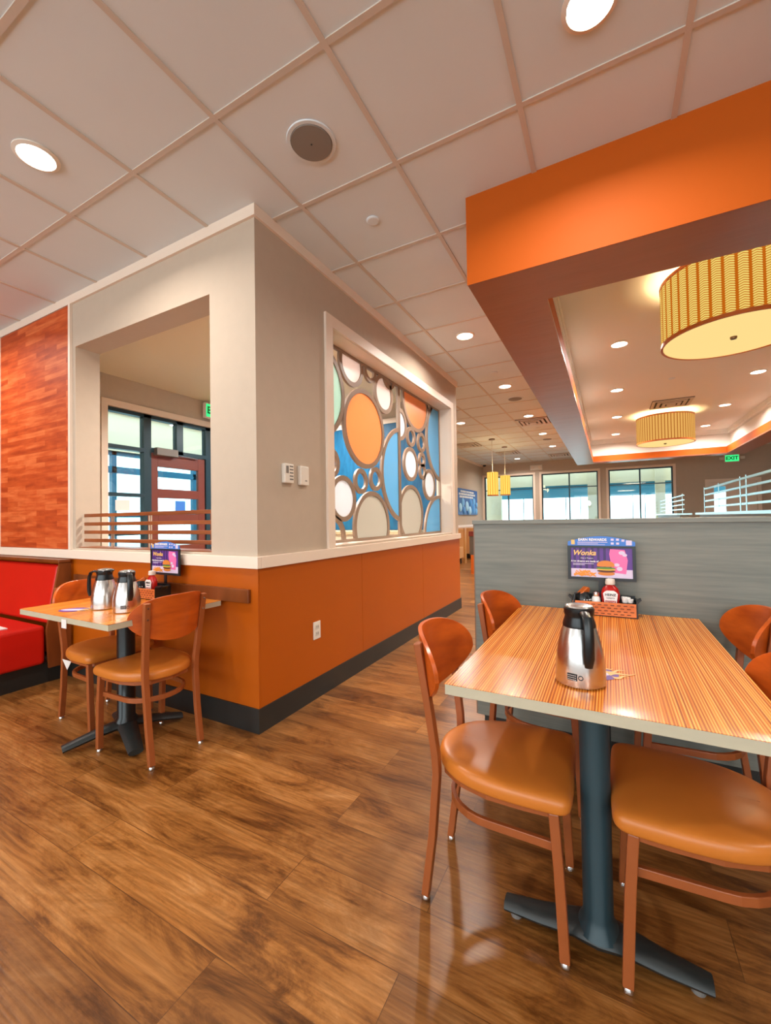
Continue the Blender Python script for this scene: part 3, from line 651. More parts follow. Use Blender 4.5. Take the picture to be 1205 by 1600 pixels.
# ------------------------------------------------------------------ gray partition and ledge partition
pt = sempty('wall_partition', 'waist high grey laminate partition behind the big table', (2, 0.6, 0))
MB().box(1.095, 0.55, 0.10, 3.2, 0.70, 1.150).build('panel', M_GREY, pt, world=True)
MB().box(1.12, 0.60, 0.0, 3.2, 0.66, 0.10).build('toe_kick', M_BLACKB, pt, world=True)
MB().box(1.085, 0.54, 1.150, 3.2, 0.71, 1.172).build('cap', M_GREY, pt, world=True, bevel=0.002)
MB().box(1.088, 0.552, 0.10, 1.094, 0.698, 1.150).build('end_strip', plain('brown_end_strip', (128, 98, 78), 0.5), pt, world=True)
for (y0, y1, lab) in ((0.9, 6.2, 'low wall carrying the long metal railing'), (8.2, 12.3, 'low wall carrying the far short railing')):
    q = sempty('wall_ledge', lab, (3.05, (y0+y1)/2, 0))
    MB().box(3.0, y0, 0, 3.14, y1, 1.185).build('panel', M_GREY, q, world=True)
    MB().box(2.95, y0-0.03, 1.185, 3.19, y1+0.03, 1.215).build('cap', M_RAILM, q, world=True)
def metal_rail(y0, y1, posts, lab):
    t = thing('metal_railing', lab, 'railing', (3.07, (y0+y1)/2, 1.215), group='metal railings on low walls')
    for k in range(4):
        z = 1.285 + 0.092*k
        MB().box(3.055, y0, z, 3.085, y1, z+0.022).build('rail', M_RAILM, t, world=True)
    for yp in posts: MB().box(3.05, yp-0.014, 1.215, 3.054, yp+0.014, 1.60).build('post', M_RAILM, t, world=True)
metal_rail(1.0, 6.15, (6.13, 5.2, 4.18, 3.95, 2.9, 1.6), 'pale metal four bar railing above the grey partition, nearer and longer')
metal_rail(8.25, 12.2, (8.27, 10.2, 12.18), 'short looking metal railing farther back by the right window')

# ------------------------------------------------------------------ ceiling fixtures
def tx(i): return GX + TP*(i+0.5)
def ty(j): return GY + TP*(j+0.5)
def downlight(x, y, z, lab, e=DOWN_W, group='recessed downlights'):
    t = thing('recessed_downlight', lab, 'ceiling light', (x, y, z), group=group)
    MB().lathe([(0.095, 0), (0.095, -0.006), (0.078, -0.012), (0.078, 0)], 32).build('trim_ring', M_WHITE, t, smooth=True)
    MB().lathe([(0.076, -0.0005), (0.076, -0.008)], 32).build('lens', M_LENS, t)
    area('downlight_lamp', (0, 0, -0.016), (0, 0, 0), 0.15, 0, e, WARM, t, 'DISK', spread=2.75)
    return t
DL = [(-0.687, -0.758, 'recessed downlight glowing at the upper left above the small table'), (1.741, -0.121, 'recessed downlight cut by the top edge above the big table'),
      (tx(0), ty(4), 'recessed downlight nearest of the corridor row beside the soffit'), (tx(0), ty(7), 'second recessed downlight of the corridor row beside the soffit'),
      (tx(0), ty(10)+.1, 'third recessed downlight of the corridor row, just before the ceiling vent'), (tx(0), ty(13)+.1, 'fourth recessed downlight of the corridor row, just past the vent'),
      (tx(0), ty(16)+.1, 'farthest recessed downlight of the corridor row'), (tx(-2), ty(10), 'recessed downlight beside the end of the block wall, left of the corridor row'),
      (tx(-2), ty(19)+.1, 'recessed downlight near the far wall past the tube pendants')]
for x, y, lab in DL: downlight(x, y, H-0.001, lab, e=DOWN_W if y < 5 else 28)
for x, y, lab in ((-0.687, -3.2, 'behind the viewer to the left'), (-3.1, -0.76, 'over the red booth, left of the picture'), (4.2, -0.9, 'right of the big table, outside the picture'), (6, 3, 'over the right aisle, outside the picture'), (6, 7, 'over the far right aisle, outside the picture')):
    downlight(x, y, H-0.001, 'added recessed fill downlight ' + lab)  # out-of-frame lamps added to even out the room's brightness
for x, y, lab in ((-1.0, 1.3, 'in the entry room ceiling nearest the square opening'), (-1.6, 2.7, 'in the entry room ceiling near the teal wall')):
    downlight(x, y, VZ-0.001, 'added recessed fill downlight ' + lab, e=55)  # lamps added to brighten the dark entry room and backlight the discs
TL = [(1.905, 3.423, 'first'), (1.911, 5.30, 'second'), (1.941, 7.214, 'third'), (1.946, 9.1, 'fourth')]
for x, y, n in TL: downlight(x, y, zc-0.001, '%s recessed downlight on the left side of the ceiling tray, counted from the big drum' % n, e=26)
for x, y, n in ((3.532, 5.359, 'nearest'), (3.55, 7.221, 'middle'), (3.594, 9.1, 'farthest')): downlight(x, y, zc-0.001, '%s recessed downlight on the right side of the ceiling tray' % n, e=26)

def speaker(x, y, z, lab):
    t = thing('ceiling_speaker', lab, 'speaker', (x, y, z), group='round ceiling speakers')
    MB().lathe([(0.118, 0), (0.116, -0.006), (0.100, -0.006), (0.100, 0)], 40).build('trim_ring', M_TILE, t, smooth=True)
    MB().lathe([(0.099, -0.0005), (0.097, -0.010), (0.05, -0.011)], 40).build('grille', M_SPK, t, smooth=True)
    MB().lathe([(0.004, -0.0112), (0.004, -0.013)], 10).build('badge', M_BLACK, t)
speaker(0.54, -0.161, H-0.001, 'round grey ceiling speaker nearest, above the wall corner')
speaker(tx(0), ty(8)+.1, H-0.001, 'round ceiling speaker between the second and third corridor downlights')
speaker(tx(0), ty(14)+.25, H-0.001, 'small looking round ceiling speaker far down the corridor')
def capd(x, y, z, lab, r=0.04):
    tag(MB().lathe([(r, 0), (r, -0.005), (r*0.8, -0.009)], 24, (0, 0, 0)).build('sprinkler_cap', M_TILE, None, loc=(x, y, z)), lab, 'sprinkler cap', 'round sprinkler caps')
capd(0.537, 0.438, H-0.001, 'round white sprinkler cap near the block corner'); capd(tx(0), ty(6), H-0.001, 'round sprinkler cap between the first two corridor downlights')
capd(-0.5, 5.1, H-0.001, 'round sprinkler cap above the far end of the block'); capd(2.564, 5.102, zc-0.001, 'round sprinkler cap in the tray between drum and vent')
capd(0.54, 7.2, H-0.001, 'round sprinkler cap just past the corridor vent')
def vent(x, y, z, lab):
    t = thing('ceiling_vent', lab, 'vent', (x, y, z), group='square four-way ceiling vents')
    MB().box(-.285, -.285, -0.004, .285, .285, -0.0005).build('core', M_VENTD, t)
    m = MB()
    for k, r in enumerate((0.28, 0.205, 0.13)):
        zz = -0.008-0.008*k
        for (a, b, c_, d) in ((-r, -r, r, -r+0.045), (-r, r-0.045, r, r), (-r, -r+0.045, -r+0.045, r-0.045), (r-0.045, -r+0.045, r, r-0.045)): m.box(a, b, zz-0.012, c_, d, zz)
    m.box(-0.06, -0.06, -0.04, 0.06, 0.06, -0.02)
    m.build('louvers', M_VENT, t, bevel=0.002)
vent(tx(0), ty(11), H-0.001, 'square ceiling vent between corridor downlights'); vent(tx(-3), ty(14), H-0.001, 'square ceiling vent by the tube pendants, beside the far left wall')
vent(tx(0), ty(19), H-0.001, 'square ceiling vent nearest the far wall at the right'); vent(tx(-2), ty(17), H-0.001, 'square ceiling vent between the tube pendants and the far wall')
vent(2.72, 6.6, zc-0.001, 'square vent in the ceiling tray between the two drum lights')

def drum(x, y, mat, lab, R=0.45, z0=2.5, z1=2.985):
    t = thing('drum_light', lab, 'ceiling light', (x, y, z0), group='round drum ceiling lights')
    h = z1-z0
    m = MB(); n = 96
    a = [[m.bm.verts.new((rr*math.cos(2*PI*i/n), rr*math.sin(2*PI*i/n), zz)) for i in range(n)] for rr, zz in ((R, 0.02), (R, h-0.02), (R-0.006, h-0.02), (R-0.006, 0.02))]
    for k in range(4):
        for i in range(n): m.bm.faces.new((a[k][i], a[k][(i+1) % n], a[(k+1) % 4][(i+1) % n], a[(k+1) % 4][i]))
    m.build('lamp_shade', mat, t, smooth=True)
    for zz, nm in ((0.0, 'lower_band'), (h-0.026, 'upper_band')):
        m = MB(); a = [[m.bm.verts.new((rr*math.cos(2*PI*i/n), rr*math.sin(2*PI*i/n), z_)) for i in range(n)] for rr, z_ in ((R+0.003, zz), (R+0.003, zz+0.026), (R-0.012, zz+0.026), (R-0.012, zz))]
        for k in range(4):
            for i in range(n): m.bm.faces.new((a[k][i], a[k][(i+1) % n], a[(k+1) % 4][(i+1) % n], a[(k+1) % 4][i]))
        m.build(nm, M_COPPER, t, smooth=True)
    MB().lathe([(R-0.014, 0.004), (R-0.014, 0.012)], n).build('diffuser', M_DRUMBOT, t)
    MB().lathe([(0.018, -0.014), (0.022, -0.004), (0.022, 0.003)], 16).build('finial', M_BRONZE, t, smooth=True)
    MB().cyl((0, 0, 0.012), (0, 0, zc-z0-0.001), 0.01).build('stem', M_BRONZE, t)
    MB().lathe([(0.07, zc-z0-0.02), (0.07, zc-z0-0.001)], 24).build('canopy', M_BRONZE, t)
    for k in range(4):
        l = bpy.data.lights.new('drum_lamp', 'POINT'); l.energy = DRUM_W/2; l.color = (1.0, 0.74, 0.36); l.shadow_soft_size = 0.05
        o = bpy.data.objects.new('drum_lamp', l); COL.objects.link(o); o.parent = t; o.location = (0.2*math.cos(k*PI/2+.5), 0.2*math.sin(k*PI/2+.5), h-0.16)
    l = bpy.data.lights.new('drum_glow', 'AREA'); l.shape = 'DISK'; l.size = 0.8; l.energy = DRUM_W; l.color = (1.0, 0.78, 0.48)
    o = bpy.data.objects.new('drum_glow', l); COL.objects.link(o); o.parent = t; o.location = (0, 0, -0.02)
FILL_W = 36  # watts of one added fill pendant
def fill_pendant(x, y, z, lab):  # unseen lamps added behind the camera to lift ceiling and walls
    t = thing('pendant_lamp', lab, 'pendant light', (x, y, z), group='added fill pendants behind the viewer')
    MB().lathe([(0.02, 0.0), (0.10, 0.02), (0.15, 0.08), (0.16, 0.14)], 32, cap=False).build('lamp_shade', M_DRUMBOT, t, smooth=True)
    MB().cyl((0, 0, 0.02), (0, 0, H-z-0.002), 0.005, 8).build('cord', M_WHITE, t)
    MB().lathe([(0.07, H-z-0.022), (0.07, H-z-0.001)], 24).build('canopy', M_BRONZE, t)
    l = bpy.data.lights.new('pendant_bulb', 'POINT'); l.energy = FILL_W; l.color = (1.0, 0.93, 0.87); l.shadow_soft_size = 0.16
    o = bpy.data.objects.new('pendant_bulb', l); COL.objects.link(o); o.parent = t; o.location = (0, 0, 0.32)
fill_pendant(-2.6, -3.4, 1.75, 'added bowl shaped fill pendant behind the viewer, left')
fill_pendant(0.6, -4.2, 1.75, 'added bowl shaped fill pendant behind the viewer, middle')
fill_pendant(4.0, -3.8, 1.75, 'added bowl shaped fill pendant behind the viewer, right')
drum(2.61, 2.20, M_DRUM, 'big drum ceiling light with a woven amber shade, nearer of the two')
drum(2.71, 7.43, M_DRUM2, 'drum ceiling light with a slatted amber shade, farther back in the tray')

def tube(x, y, z0, z1, lab):
    t = thing('pendant_lamp', lab, 'pendant light', (x, y, z0), group='slatted amber tube pendants')
    h = z1-z0; R = 0.125
    MB().lathe([(R, 0.02), (R, h)], 32, cap=True).build('lamp_shade', M_TUBE, t, smooth=True)
    MB().lathe([(R+0.003, 0.0), (R+0.003, 0.02)], 32).build('base_band', M_COPPER, t)
    MB().cyl((0, 0, h), (0, 0, H-z0-0.002), 0.005, 8).build('cord', M_WHITE, t)
    MB().lathe([(0.07, H-z0-0.022), (0.07, H-z0-0.001)], 24).build('canopy', M_BRONZE, t)
    l = bpy.data.lights.new('pendant_bulb', 'POINT'); l.energy = 5; l.color = (1.0, 0.78, 0.40); l.shadow_soft_size = 0.1
    o = bpy.data.objects.new('pendant_bulb', l); COL.objects.link(o); o.parent = t; o.location = (0, 0, h+0.12)
tube(-0.575, 7.9, 1.69, 2.23, 'amber slatted tube pendant, nearer and left of the pair')
tube(-0.555, 9.14, 1.755, 2.26, 'amber slatted tube pendant, farther and right of the pair')

def exit_sign(loc, rz, lab, lamps=True):
    t = thing('exit_sign', lab, 'exit sign', loc, rz)
    MB().box(-0.16, -0.05, -0.10, 0.16, 0.0, 0.10).build('housing', M_WHITE, t, bevel=0.004)
    MB().box(-0.145, -0.053, -0.085, 0.145, -0.0505, 0.085).build('lit_panel', M_EXIT, t)
    text('exit_letters', 'EXIT', 0.13, t, (0, -0.0545, 0), (PI/2, 0, 0), M_EXITD, bold=0.004)
    if lamps:
        for sx in (-1, 1):
            MB().box(sx*0.22-0.05, -0.06, -0.03, sx*0.22+0.05, 0.0, 0.04).build('lamp_head', M_WHITE, t, bevel=0.004)
exit_sign((4.73, FY-0.001, 2.69), 0, 'green lit exit sign with two lamp heads on the far wall')
exit_sign((VX+0.052, 2.14, 2.67), PI/2, 'green exit sign seen edge-on in the entry room opening', False)
bpy.context.view_layer.update()
t = thing('emergency_light', 'white emergency light box high on the far wall', 'emergency light', (-0.28, FY-0.001, 2.80))
MB().box(-0.19, -0.06, -0.09, 0.19, 0, 0.08).build('housing', M_WHITE, t, bevel=0.01)
for sx in (-1, 1): MB().lathe([(0.045, -0.09), (0.045, -0.06)], 16, (sx*0.11, 0, 0.0), axis='Y').build('lamp_head', M_TRIM, t)
t = thing('security_camera', 'small dark dome camera in the far ceiling corner', 'security camera', (-1.9, 12.3, H-0.001))
MB().lathe([(0.075, 0), (0.075, -0.03)], 24).build('base', M_WHITE, t)
MB().lathe([(0.055, -0.03), (0.05, -0.06), (0.03, -0.08), (0.005, -0.087)], 24).build('dome', M_BLACK, t, smooth=True)

# ------------------------------------------------------------------ wall plates
def thermostat(y, z, lab, lined):
    t = thing('thermostat', lab, 'thermostat', (0.0005, y, z), group='white wall controls')
    MB().box(0, -0.042, -0.06, 0.028, 0.042, 0.06).build('cover', M_WHITE, t, bevel=0.005)
    if lined:
        MB().box(0.0282, -0.03, 0.0, 0.029, -0.008, 0.045).build('display', M_GREYP, t)
        for k in range(5): MB().box(0.0282, 0.002, -0.04+0.02*k, 0.0295, 0.034, -0.032+0.02*k).build('vent_slot', M_GREYP, t)
    else:
        MB().box(0.0282, 0.0, -0.035, 0.029, 0.02, -0.028).build('display', M_GREYP, t)
        MB().box(0.0, -0.04, 0.06, 0.024, 0.04, 0.064).build('top_lip', M_WHITE, t)
thermostat(0.245, 1.479, 'white ribbed thermostat nearer the wall corner', True)
thermostat(0.395, 1.475, 'plain white sensor box nearer the circle screens', False)
t = thing('wall_outlet', 'white electrical outlet plate on the orange wainscot', 'outlet', (0.0125, 0.515, 0.45))
MB().box(0, -0.037, -0.058, 0.006, 0.037, 0.058).build('plate', M_WHITE, t, bevel=0.002)
for z in (-0.022, 0.022):
    s_ = MB().box(0.006, -0.018, z-0.015, 0.0085, 0.018, z+0.015).build('socket', plain('socket_cream%d' % (z > 0), (204, 196, 184), 0.5), t, bevel=0.002)
    MB().box(0.0086, -0.009, z-0.004, 0.009, -0.006, z+0.007).box(0.0086, 0.006, z-0.004, 0.009, 0.009, z+0.007).build('slots', M_BLACK, s_)

# ------------------------------------------------------------------ tables
def top_slab(x0, y0, x1, y1, zt, t):
    MB().box(x0+0.001, y0+0.001, zt-0.030, x1-0.001, y1-0.001, zt-0.0012).build('edge_band', M_EDGE, t, world=True, bevel=0.002)
    MB().box(x0, y0, zt-0.0012, x1, y1, zt).build('tabletop', M_ZEBRA, t, world=True)
def t_base(x, y, t, z1, half=0.25):
    m = MB(); n = 24; pts = []
    path = [(x-half, y, 0.028), (x-half*0.6, y, 0.036), (x-half*0.25, y, 0.05), (x, y, 0.055), (x+half*0.25, y, 0.05), (x+half*0.6, y, 0.036), (x+half, y, 0.028)]
    m.sweep(path, 0.038, 0.02, n=12, scales=[0.75, 0.95, 1.15, 1.5, 1.15, 0.95, 0.75])
    m.build('pedestal_foot', M_IRON, t, world=True, smooth=True)
    m = MB()
    for sx in (-1, 1): m.lathe([(0.016, 0.0), (0.016, 0.014)], 14, (x+sx*(half-0.03), y, 0))
    m.build('glide', M_GREYP, t, world=True)
    MB().lathe([(0.058, 0.06), (0.045, 0.085), (0.038, 0.10), (0.038, z1)], 28, (x, y, 0)).build('pedestal_column', M_COLUMN, t, world=True, smooth=True)
    MB().box(x-0.2, y-0.04, z1, x+0.2, y+0.04, z1+0.012).build('mounting_plate', M_IRON, t, world=True)
TZ = 0.725
big = thing('dining_table', 'big four seat table with an orange zebra striped top', 'table', (1.72, -0.05, 0))
top_slab(1.344, -0.640, 2.100, 0.530, TZ, big)
t_base(1.71, -0.455, big, TZ-0.043); t_base(1.71, 0.30, big, TZ-0.043)
small = thing('dining_table', 'small two seat table against the wall under the square opening', 'table', (-0.67, -0.34, 0))
top_slab(-1.11, -0.665, -0.258, -0.034, TZ, small)
bx_, by_ = -0.645, -0.36
m = MB()
for k in range(4):
    a = -0.38 + k*PI/2; c_, s_ = math.cos(a), math.sin(a)
    m.sweep([(bx_+0.03*c_, by_+0.03*s_, 0.075), (bx_+0.12*c_, by_+0.12*s_, 0.062), (bx_+0.2*c_, by_+0.2*s_, 0.045), (bx_+0.285*c_, by_+0.285*s_, 0.026)], 0.042, 0.020, n=10, scales=[1.2, 1.05, 0.95, 0.85])
m.build('pedestal_foot', M_IRON, small, world=True, smooth=True)
MB().lathe([(0.06, 0.055), (0.055, 0.10), (0.045, 0.115), (0.045, TZ-0.043)], 28, (bx_, by_, 0)).build('pedestal_column', M_BLACK, small, world=True, smooth=True)
MB().box(bx_-0.2, by_-0.05, TZ-0.043, bx_+0.2, by_+0.05, TZ-0.031).build('mounting_plate', M_IRON, small, world=True)
MB().box(-0.66, -0.667, TZ-0.055, -0.615, -0.6655, TZ-0.012).build('paper_tag', M_PAPER, small, world=True)['label'] = 'white paper tag on the table edge'

# ------------------------------------------------------------------ chair: faces +X, origin on the floor midway between the rear feet
def make_chair(label, cat='chair', group=None):
    t = thing('dining_chair', label, cat, group=group)
    # seat cushion: squared front, rounded back
    def outline(off):
        pts = []; hw = 0.200+off
        xf = 0.425+off
        pts += [(xf-0.045, -hw+0.002), (xf-0.020, -hw+0.004), (xf-0.004, -hw+0.020), (xf, -hw+0.05), (xf+0.002, 0), (xf, hw-0.05), (xf-0.004, hw-0.020), (xf-0.020, hw-0.004), (xf-0.045, hw-0.002)]
        pts += [(0.30, hw), (0.20, hw-0.004), (0.12, hw-0.028), (0.06, hw-0.075), (0.025-off, hw-0.13), (0.012-off, 0)]
        pts += [(0.025-off, -hw+0.13), (0.06, -hw+0.075), (0.12, -hw+0.028), (0.20, -hw+0.004), (0.30, -hw)]
        return pts
    m = MB(); rings = []
    for off, z in ((-0.016, 0.400), (-0.003, 0.404), (0.001, 0.416), (0.001, 0.434), (-0.005, 0.446), (-0.022, 0.4535), (-0.08, 0.459)):
        rings.append([m.bm.verts.new((x, y, z)) for x, y in outline(off)])
    n = len(rings[0])
    for a, b in zip(rings, rings[1:]):
        for i in range(n): m.bm.faces.new((a[i], a[(i+1) % n], b[(i+1) % n], b[i]))
    m.bm.faces.new(rings[0][::-1]); cvt = m.bm.verts.new((0.22, 0, 0.462))
    for i in range(n): m.bm.faces.new((rings[-1][i], rings[-1][(i+1) % n], cvt))
    m.build('seat', M_VINYL, t, smooth=False, subsurf=2)
    for f in t.children[0].data.polygons: f.use_smooth = True
    m = MB(); path = outline(-0.03); m.sweep([(x, y, 0.394) for x, y in path], 0.009, 0.010, closed=True)
    m.build('seat_frame', M_CHMETAL, t)
    for sy2 in (-1, 1):
        pth = [(-0.004, sy2*0.134, 0.016), (0.022, sy2*0.134, 0.20), (0.040, sy2*0.136, 0.40), (0.038, sy2*0.139, 0.46), (0.018, sy2*0.147, 0.62), (-0.008, sy2*0.155, 0.800)]
        lg = MB().sweep(pth, 0.015, 0.0115, updir=(1, 0, 0)).build('rear_leg', M_CHMETAL, t, bevel=0.003)
        MB().lathe([(0.010, 0.0), (0.0135, 0.003), (0.0135, 0.010), (0.010, 0.016)], 14, (-0.004, sy2*0.134, 0)).build('glide', M_CHROME, lg, smooth=True)
        for zz, xx in ((0.775, -0.0163), (0.72, -0.0083)):
            MB().lathe([(0.005, xx-0.002), (0.005, xx+0.001)], 10, (0, sy2*(0.155-(0.8-zz)*0.045), zz), axis='X').build('screw', M_CHROME, lg)
        fl = MB().sweep([(0.398, sy2*0.168, 0.016), (0.388, sy2*0.170, 0.25), (0.378, sy2*0.168, 0.398)], 0.014, 0.013, updir=(1, 0, 0)).build('front_leg', M_CHMETAL, t, bevel=0.003)
        MB().lathe([(0.010, 0.0), (0.0135, 0.003), (0.0135, 0.010), (0.010, 0.016)], 14, (0.398, sy2*0.168, 0)).build('glide', M_CHROME, fl, smooth=True)
    # curved hoop stretcher inside the rear legs
    pts = [(0.386, -0.158, 0.300)]
    for k in range(15):
        a = -PI/2 - PI*k/14
        pts.append((0.20+0.147*math.cos(a), 0.158*math.sin(a) if abs(math.sin(a)) < 1 else 0.158*math.sin(a), 0.300))
    pts.append((0.386, 0.158, 0.300))
    pts = [(x if x > 0.2 else 0.2+(x-0.2)*0.98, y*0.94 if x < 0.30 else y, z) for x, y, z in pts]
    MB().sweep(pts, 0.007, 0.012).build('hoop_stretcher', M_CHMETAL, t, bevel=0.002)
    # bent ply backrest
    m = MB(); NY, NZ = 28, 10; front = []; back = []
    def bx(y, z): return -0.062 + 2.4*y*y + (z-0.70)*(-0.12) + 0.031
    for iy in range(NY+1):
        q = -1 + 2*iy/NY; y = 0.206*math.sin(q*PI/2)
        e = math.sqrt(max(0, 1-abs(y/0.2065)**3.2))
        top = 0.715 + 0.112*e; bot = 0.715 - (0.086 + 0.030*math.cos(y/0.206*PI/2))*e
        if e < 0.12: top, bot = 0.715+0.014, 0.715-0.012
        cf, cb = [], []
        for iz in range(NZ+1):
            z = bot + (top-bot)*iz/NZ; x = bx(y, z)
            nx, ny = 1, -4.8*y; L = math.hypot(nx, ny); nx, ny = nx/L*0.0065, ny/L*0.0065
            cf.append(m.bm.verts.new((x+nx, y+ny, z))); cb.append(m.bm.verts.new((x-nx, y-ny, z)))
        front.append(cf); back.append(cb)
    for iy in range(NY):
        for iz in range(NZ):
            m.bm.faces.new((front[iy][iz], front[iy+1][iz], front[iy+1][iz+1], front[iy][iz+1]))
            m.bm.faces.new((back[iy][iz], back[iy][iz+1], back[iy+1][iz+1], back[iy+1][iz]))
        m.bm.faces.new((front[iy][0], back[iy][0], back[iy+1][0], front[iy+1][0])); m.bm.faces.new((front[iy][NZ], front[iy+1][NZ], back[iy+1][NZ], back[iy][NZ]))
    for iz in range(NZ):
        m.bm.faces.new((front[0][iz], front[0][iz+1], back[0][iz+1], back[0][iz])); m.bm.faces.new((front[NY][iz], back[NY][iz], back[NY][iz+1], front[NY][iz+1]))
    m.build('backrest', M_CHWOOD, t, smooth=True, bevel=0.003)
    return t
GC = 'wooden backed dining chairs'
ch = make_chair('dining chair nearest the viewer at the left side of the big table', group=GC)
ch.location = (1.228, -0.392, 0); ch.rotation_euler = (0, 0, math.radians(2.2))
dup(ch, (1.266, 0.270, 0), math.radians(-6), 'far left dining chair of the big table, beside the grey partition', GC)
dup(ch, (2.174, -0.367, 0), math.radians(180), 'near right dining chair of the big table, cut by the right edge', GC)
dup(ch, (2.250, 0.325, 0), math.radians(181.5), 'far right dining chair of the big table, against the grey partition', GC)
dup(ch, (-0.206, -0.362, 0), math.radians(178.5), 'dining chair seen from behind at the right end of the small table', GC)
dup(ch, (-1.212, -0.285, 0), math.radians(0), 'dining chair at the left end of the small table next to the red booth', GC)
# paper caught under the far chair seat of the small table
tag(MB().prism([(0, 0), (0.10, 0.0), (0.055, -0.055)], (0, 0.002, 0), o=(-1.125, -0.455, 0.385)).build('paper_napkin', M_PAPER), 'white triangle of paper hanging under the chair beside the red booth', 'paper')

# ------------------------------------------------------------------ booths
b = thing('booth', 'red vinyl booth with wooden cap and end panel at the left edge', 'booth', (-2.6, -0.3, 0))
m = MB(); m.prism([(-0.175, 0.12), (-0.03, 0.12), (-0.03, 0.89), (-0.105, 0.89), (-0.19, 0.40)], (0.022, 0, 0), o=(-1.957, 0, 0), u=(0, 1, 0))
m.build('end_panel', M_BOOTHWOOD, b, world=True)
MB().box(-3.4, -0.115, 0.892, -1.93, -0.034, 0.915).build('wooden_cap', M_BOOTHWOOD, b, world=True, bevel=0.004)
m = MB(); m.prism([(-0.17, 0.44), (-0.06, 0.42), (-0.036, 0.875), (-0.10, 0.875)], (1.42, 0, 0), o=(-3.4, 0, 0), u=(0, 1, 0))
m.build('back_cushion', M_RED, b, world=True, bevel=0.02, seg=3)
MB().box(-3.4, -0.60, 0.15, -1.965, -0.185, 0.435).build('seat_cushion', M_RED, b, world=True, bevel=0.025, seg=3)
MB().box(-3.38, -0.52, 0.0, -2.0, -0.06, 0.148).build('base', M_BLACKB, b, world=True)
tag(MB().box(-2.32, -0.50, 0.4355, -2.10, -0.36, 0.441, Matrix.Identity(4)).build('folded_menu', M_PAPER), 'white folded paper lying on the red booth seat', 'paper')
def booth(x0, x1, y0, y1, mats, lab, flip=1):
    b = thing('booth', lab, 'booth', ((x0+x1)/2, (y0+y1)/2, 0), group='booths at the far left wall')
    MB().box(x0, y0, 0.14, x1, y0+(0.6), 0.44).build('seat', mats[0], b, world=True, bevel=0.03, seg=3)
    MB().box(x0, y0+0.6 if flip > 0 else y0-0.14, 0.14, x1, y0+0.74 if flip > 0 else y0, 0.90).build('backrest', mats[0], b, world=True, bevel=0.02)
    MB().box(x1, y0+0.6 if flip > 0 else y0-0.14, 0.0, x1+0.03, y0+0.74 if flip > 0 else y0, 0.92).build('end_panel', mats[1], b, world=True)
    MB().box(x0, y0+0.04, 0, x1-0.05, y0+0.55, 0.138).build('base', M_BLACKB, b, world=True)
M_OAK = wood_material('oak_panel', (168, 116, 56), (204, 150, 84), scale=(20, 20, 3))
booth(-2.02, -1.62, 8.35, 9.1, (M_TAN, M_OAK), 'tan booth with an oak end panel under the blueberry poster, nearer')
booth(-2.02, -1.50, 10.35, 11.1, (M_TAN, M_OAK), 'tan booth under the blueberry poster, farther', flip=-1)
q = thing('booth', 'dark topped booth end with an orange base behind the grey partition', 'booth', (-0.1, 7.4, 0))
MB().box(-0.85, 6.98, 0.0, 0.6, 7.6, 0.40).build('base', M_ORBASE, q, world=True)
MB().box(-0.88, 7.0, 0.40, 0.6, 7.2, 0.80).build('backrest', M_GREYSEAT, q, world=True)
MB().box(-0.89, 6.99, 0.80, 0.6, 7.21, 0.90).build('patterned_cap', plain('dark_red_pattern', (120, 44, 34), 0.5, var=0.5, scale=(20, 20, 20)), q, world=True)
# wall poster with berries
t = thing('wall_poster', 'blue blueberry poster with white lettering on the far left wall', 'poster', (FX, 10.75, 1.29))
MB().box(FX, 9.75, 1.29, FX+0.04, 11.75, 2.06).build('board', M_POSTER, t, world=True)
rnd = random.Random(3)
k = 0
for (yy, zz, r) in ((11.3, 1.48, .17), (11.6, 1.40, .1), (10.9, 1.42, .14), (11.0, 1.66, .13), (11.35, 1.70, .12), (10.6, 1.55, .15), (10.3, 1.42, .12), (10.2, 1.65, .13), (9.95, 1.5, .13), (10.7, 1.36, .07), (11.62, 1.6, .09)):
    r = min(r, zz-1.292)
    MB().lathe([(r, 0), (r*0.8, 0.018), (r*0.3, 0.028)], 24, (FX+0.0405+0.0006*k, yy, zz), axis='X').build('printed_berry', M_BERRY[k % 3], t, world=True, smooth=True); k += 1
m = MB()
for row, (zz, ya, yb) in enumerate(((1.98, 10.0, 11.3), (1.90, 9.85, 11.5), (1.82, 9.9, 11.2))):
    y = ya
    while y < yb:
        L = rnd.uniform(0.04, 0.10); m.box(FX+0.0405, y, zz-0.028, FX+0.043, y+L, zz+0.028); y += L+0.03
m.build('white_lettering', M_PWHITE, t, world=True)

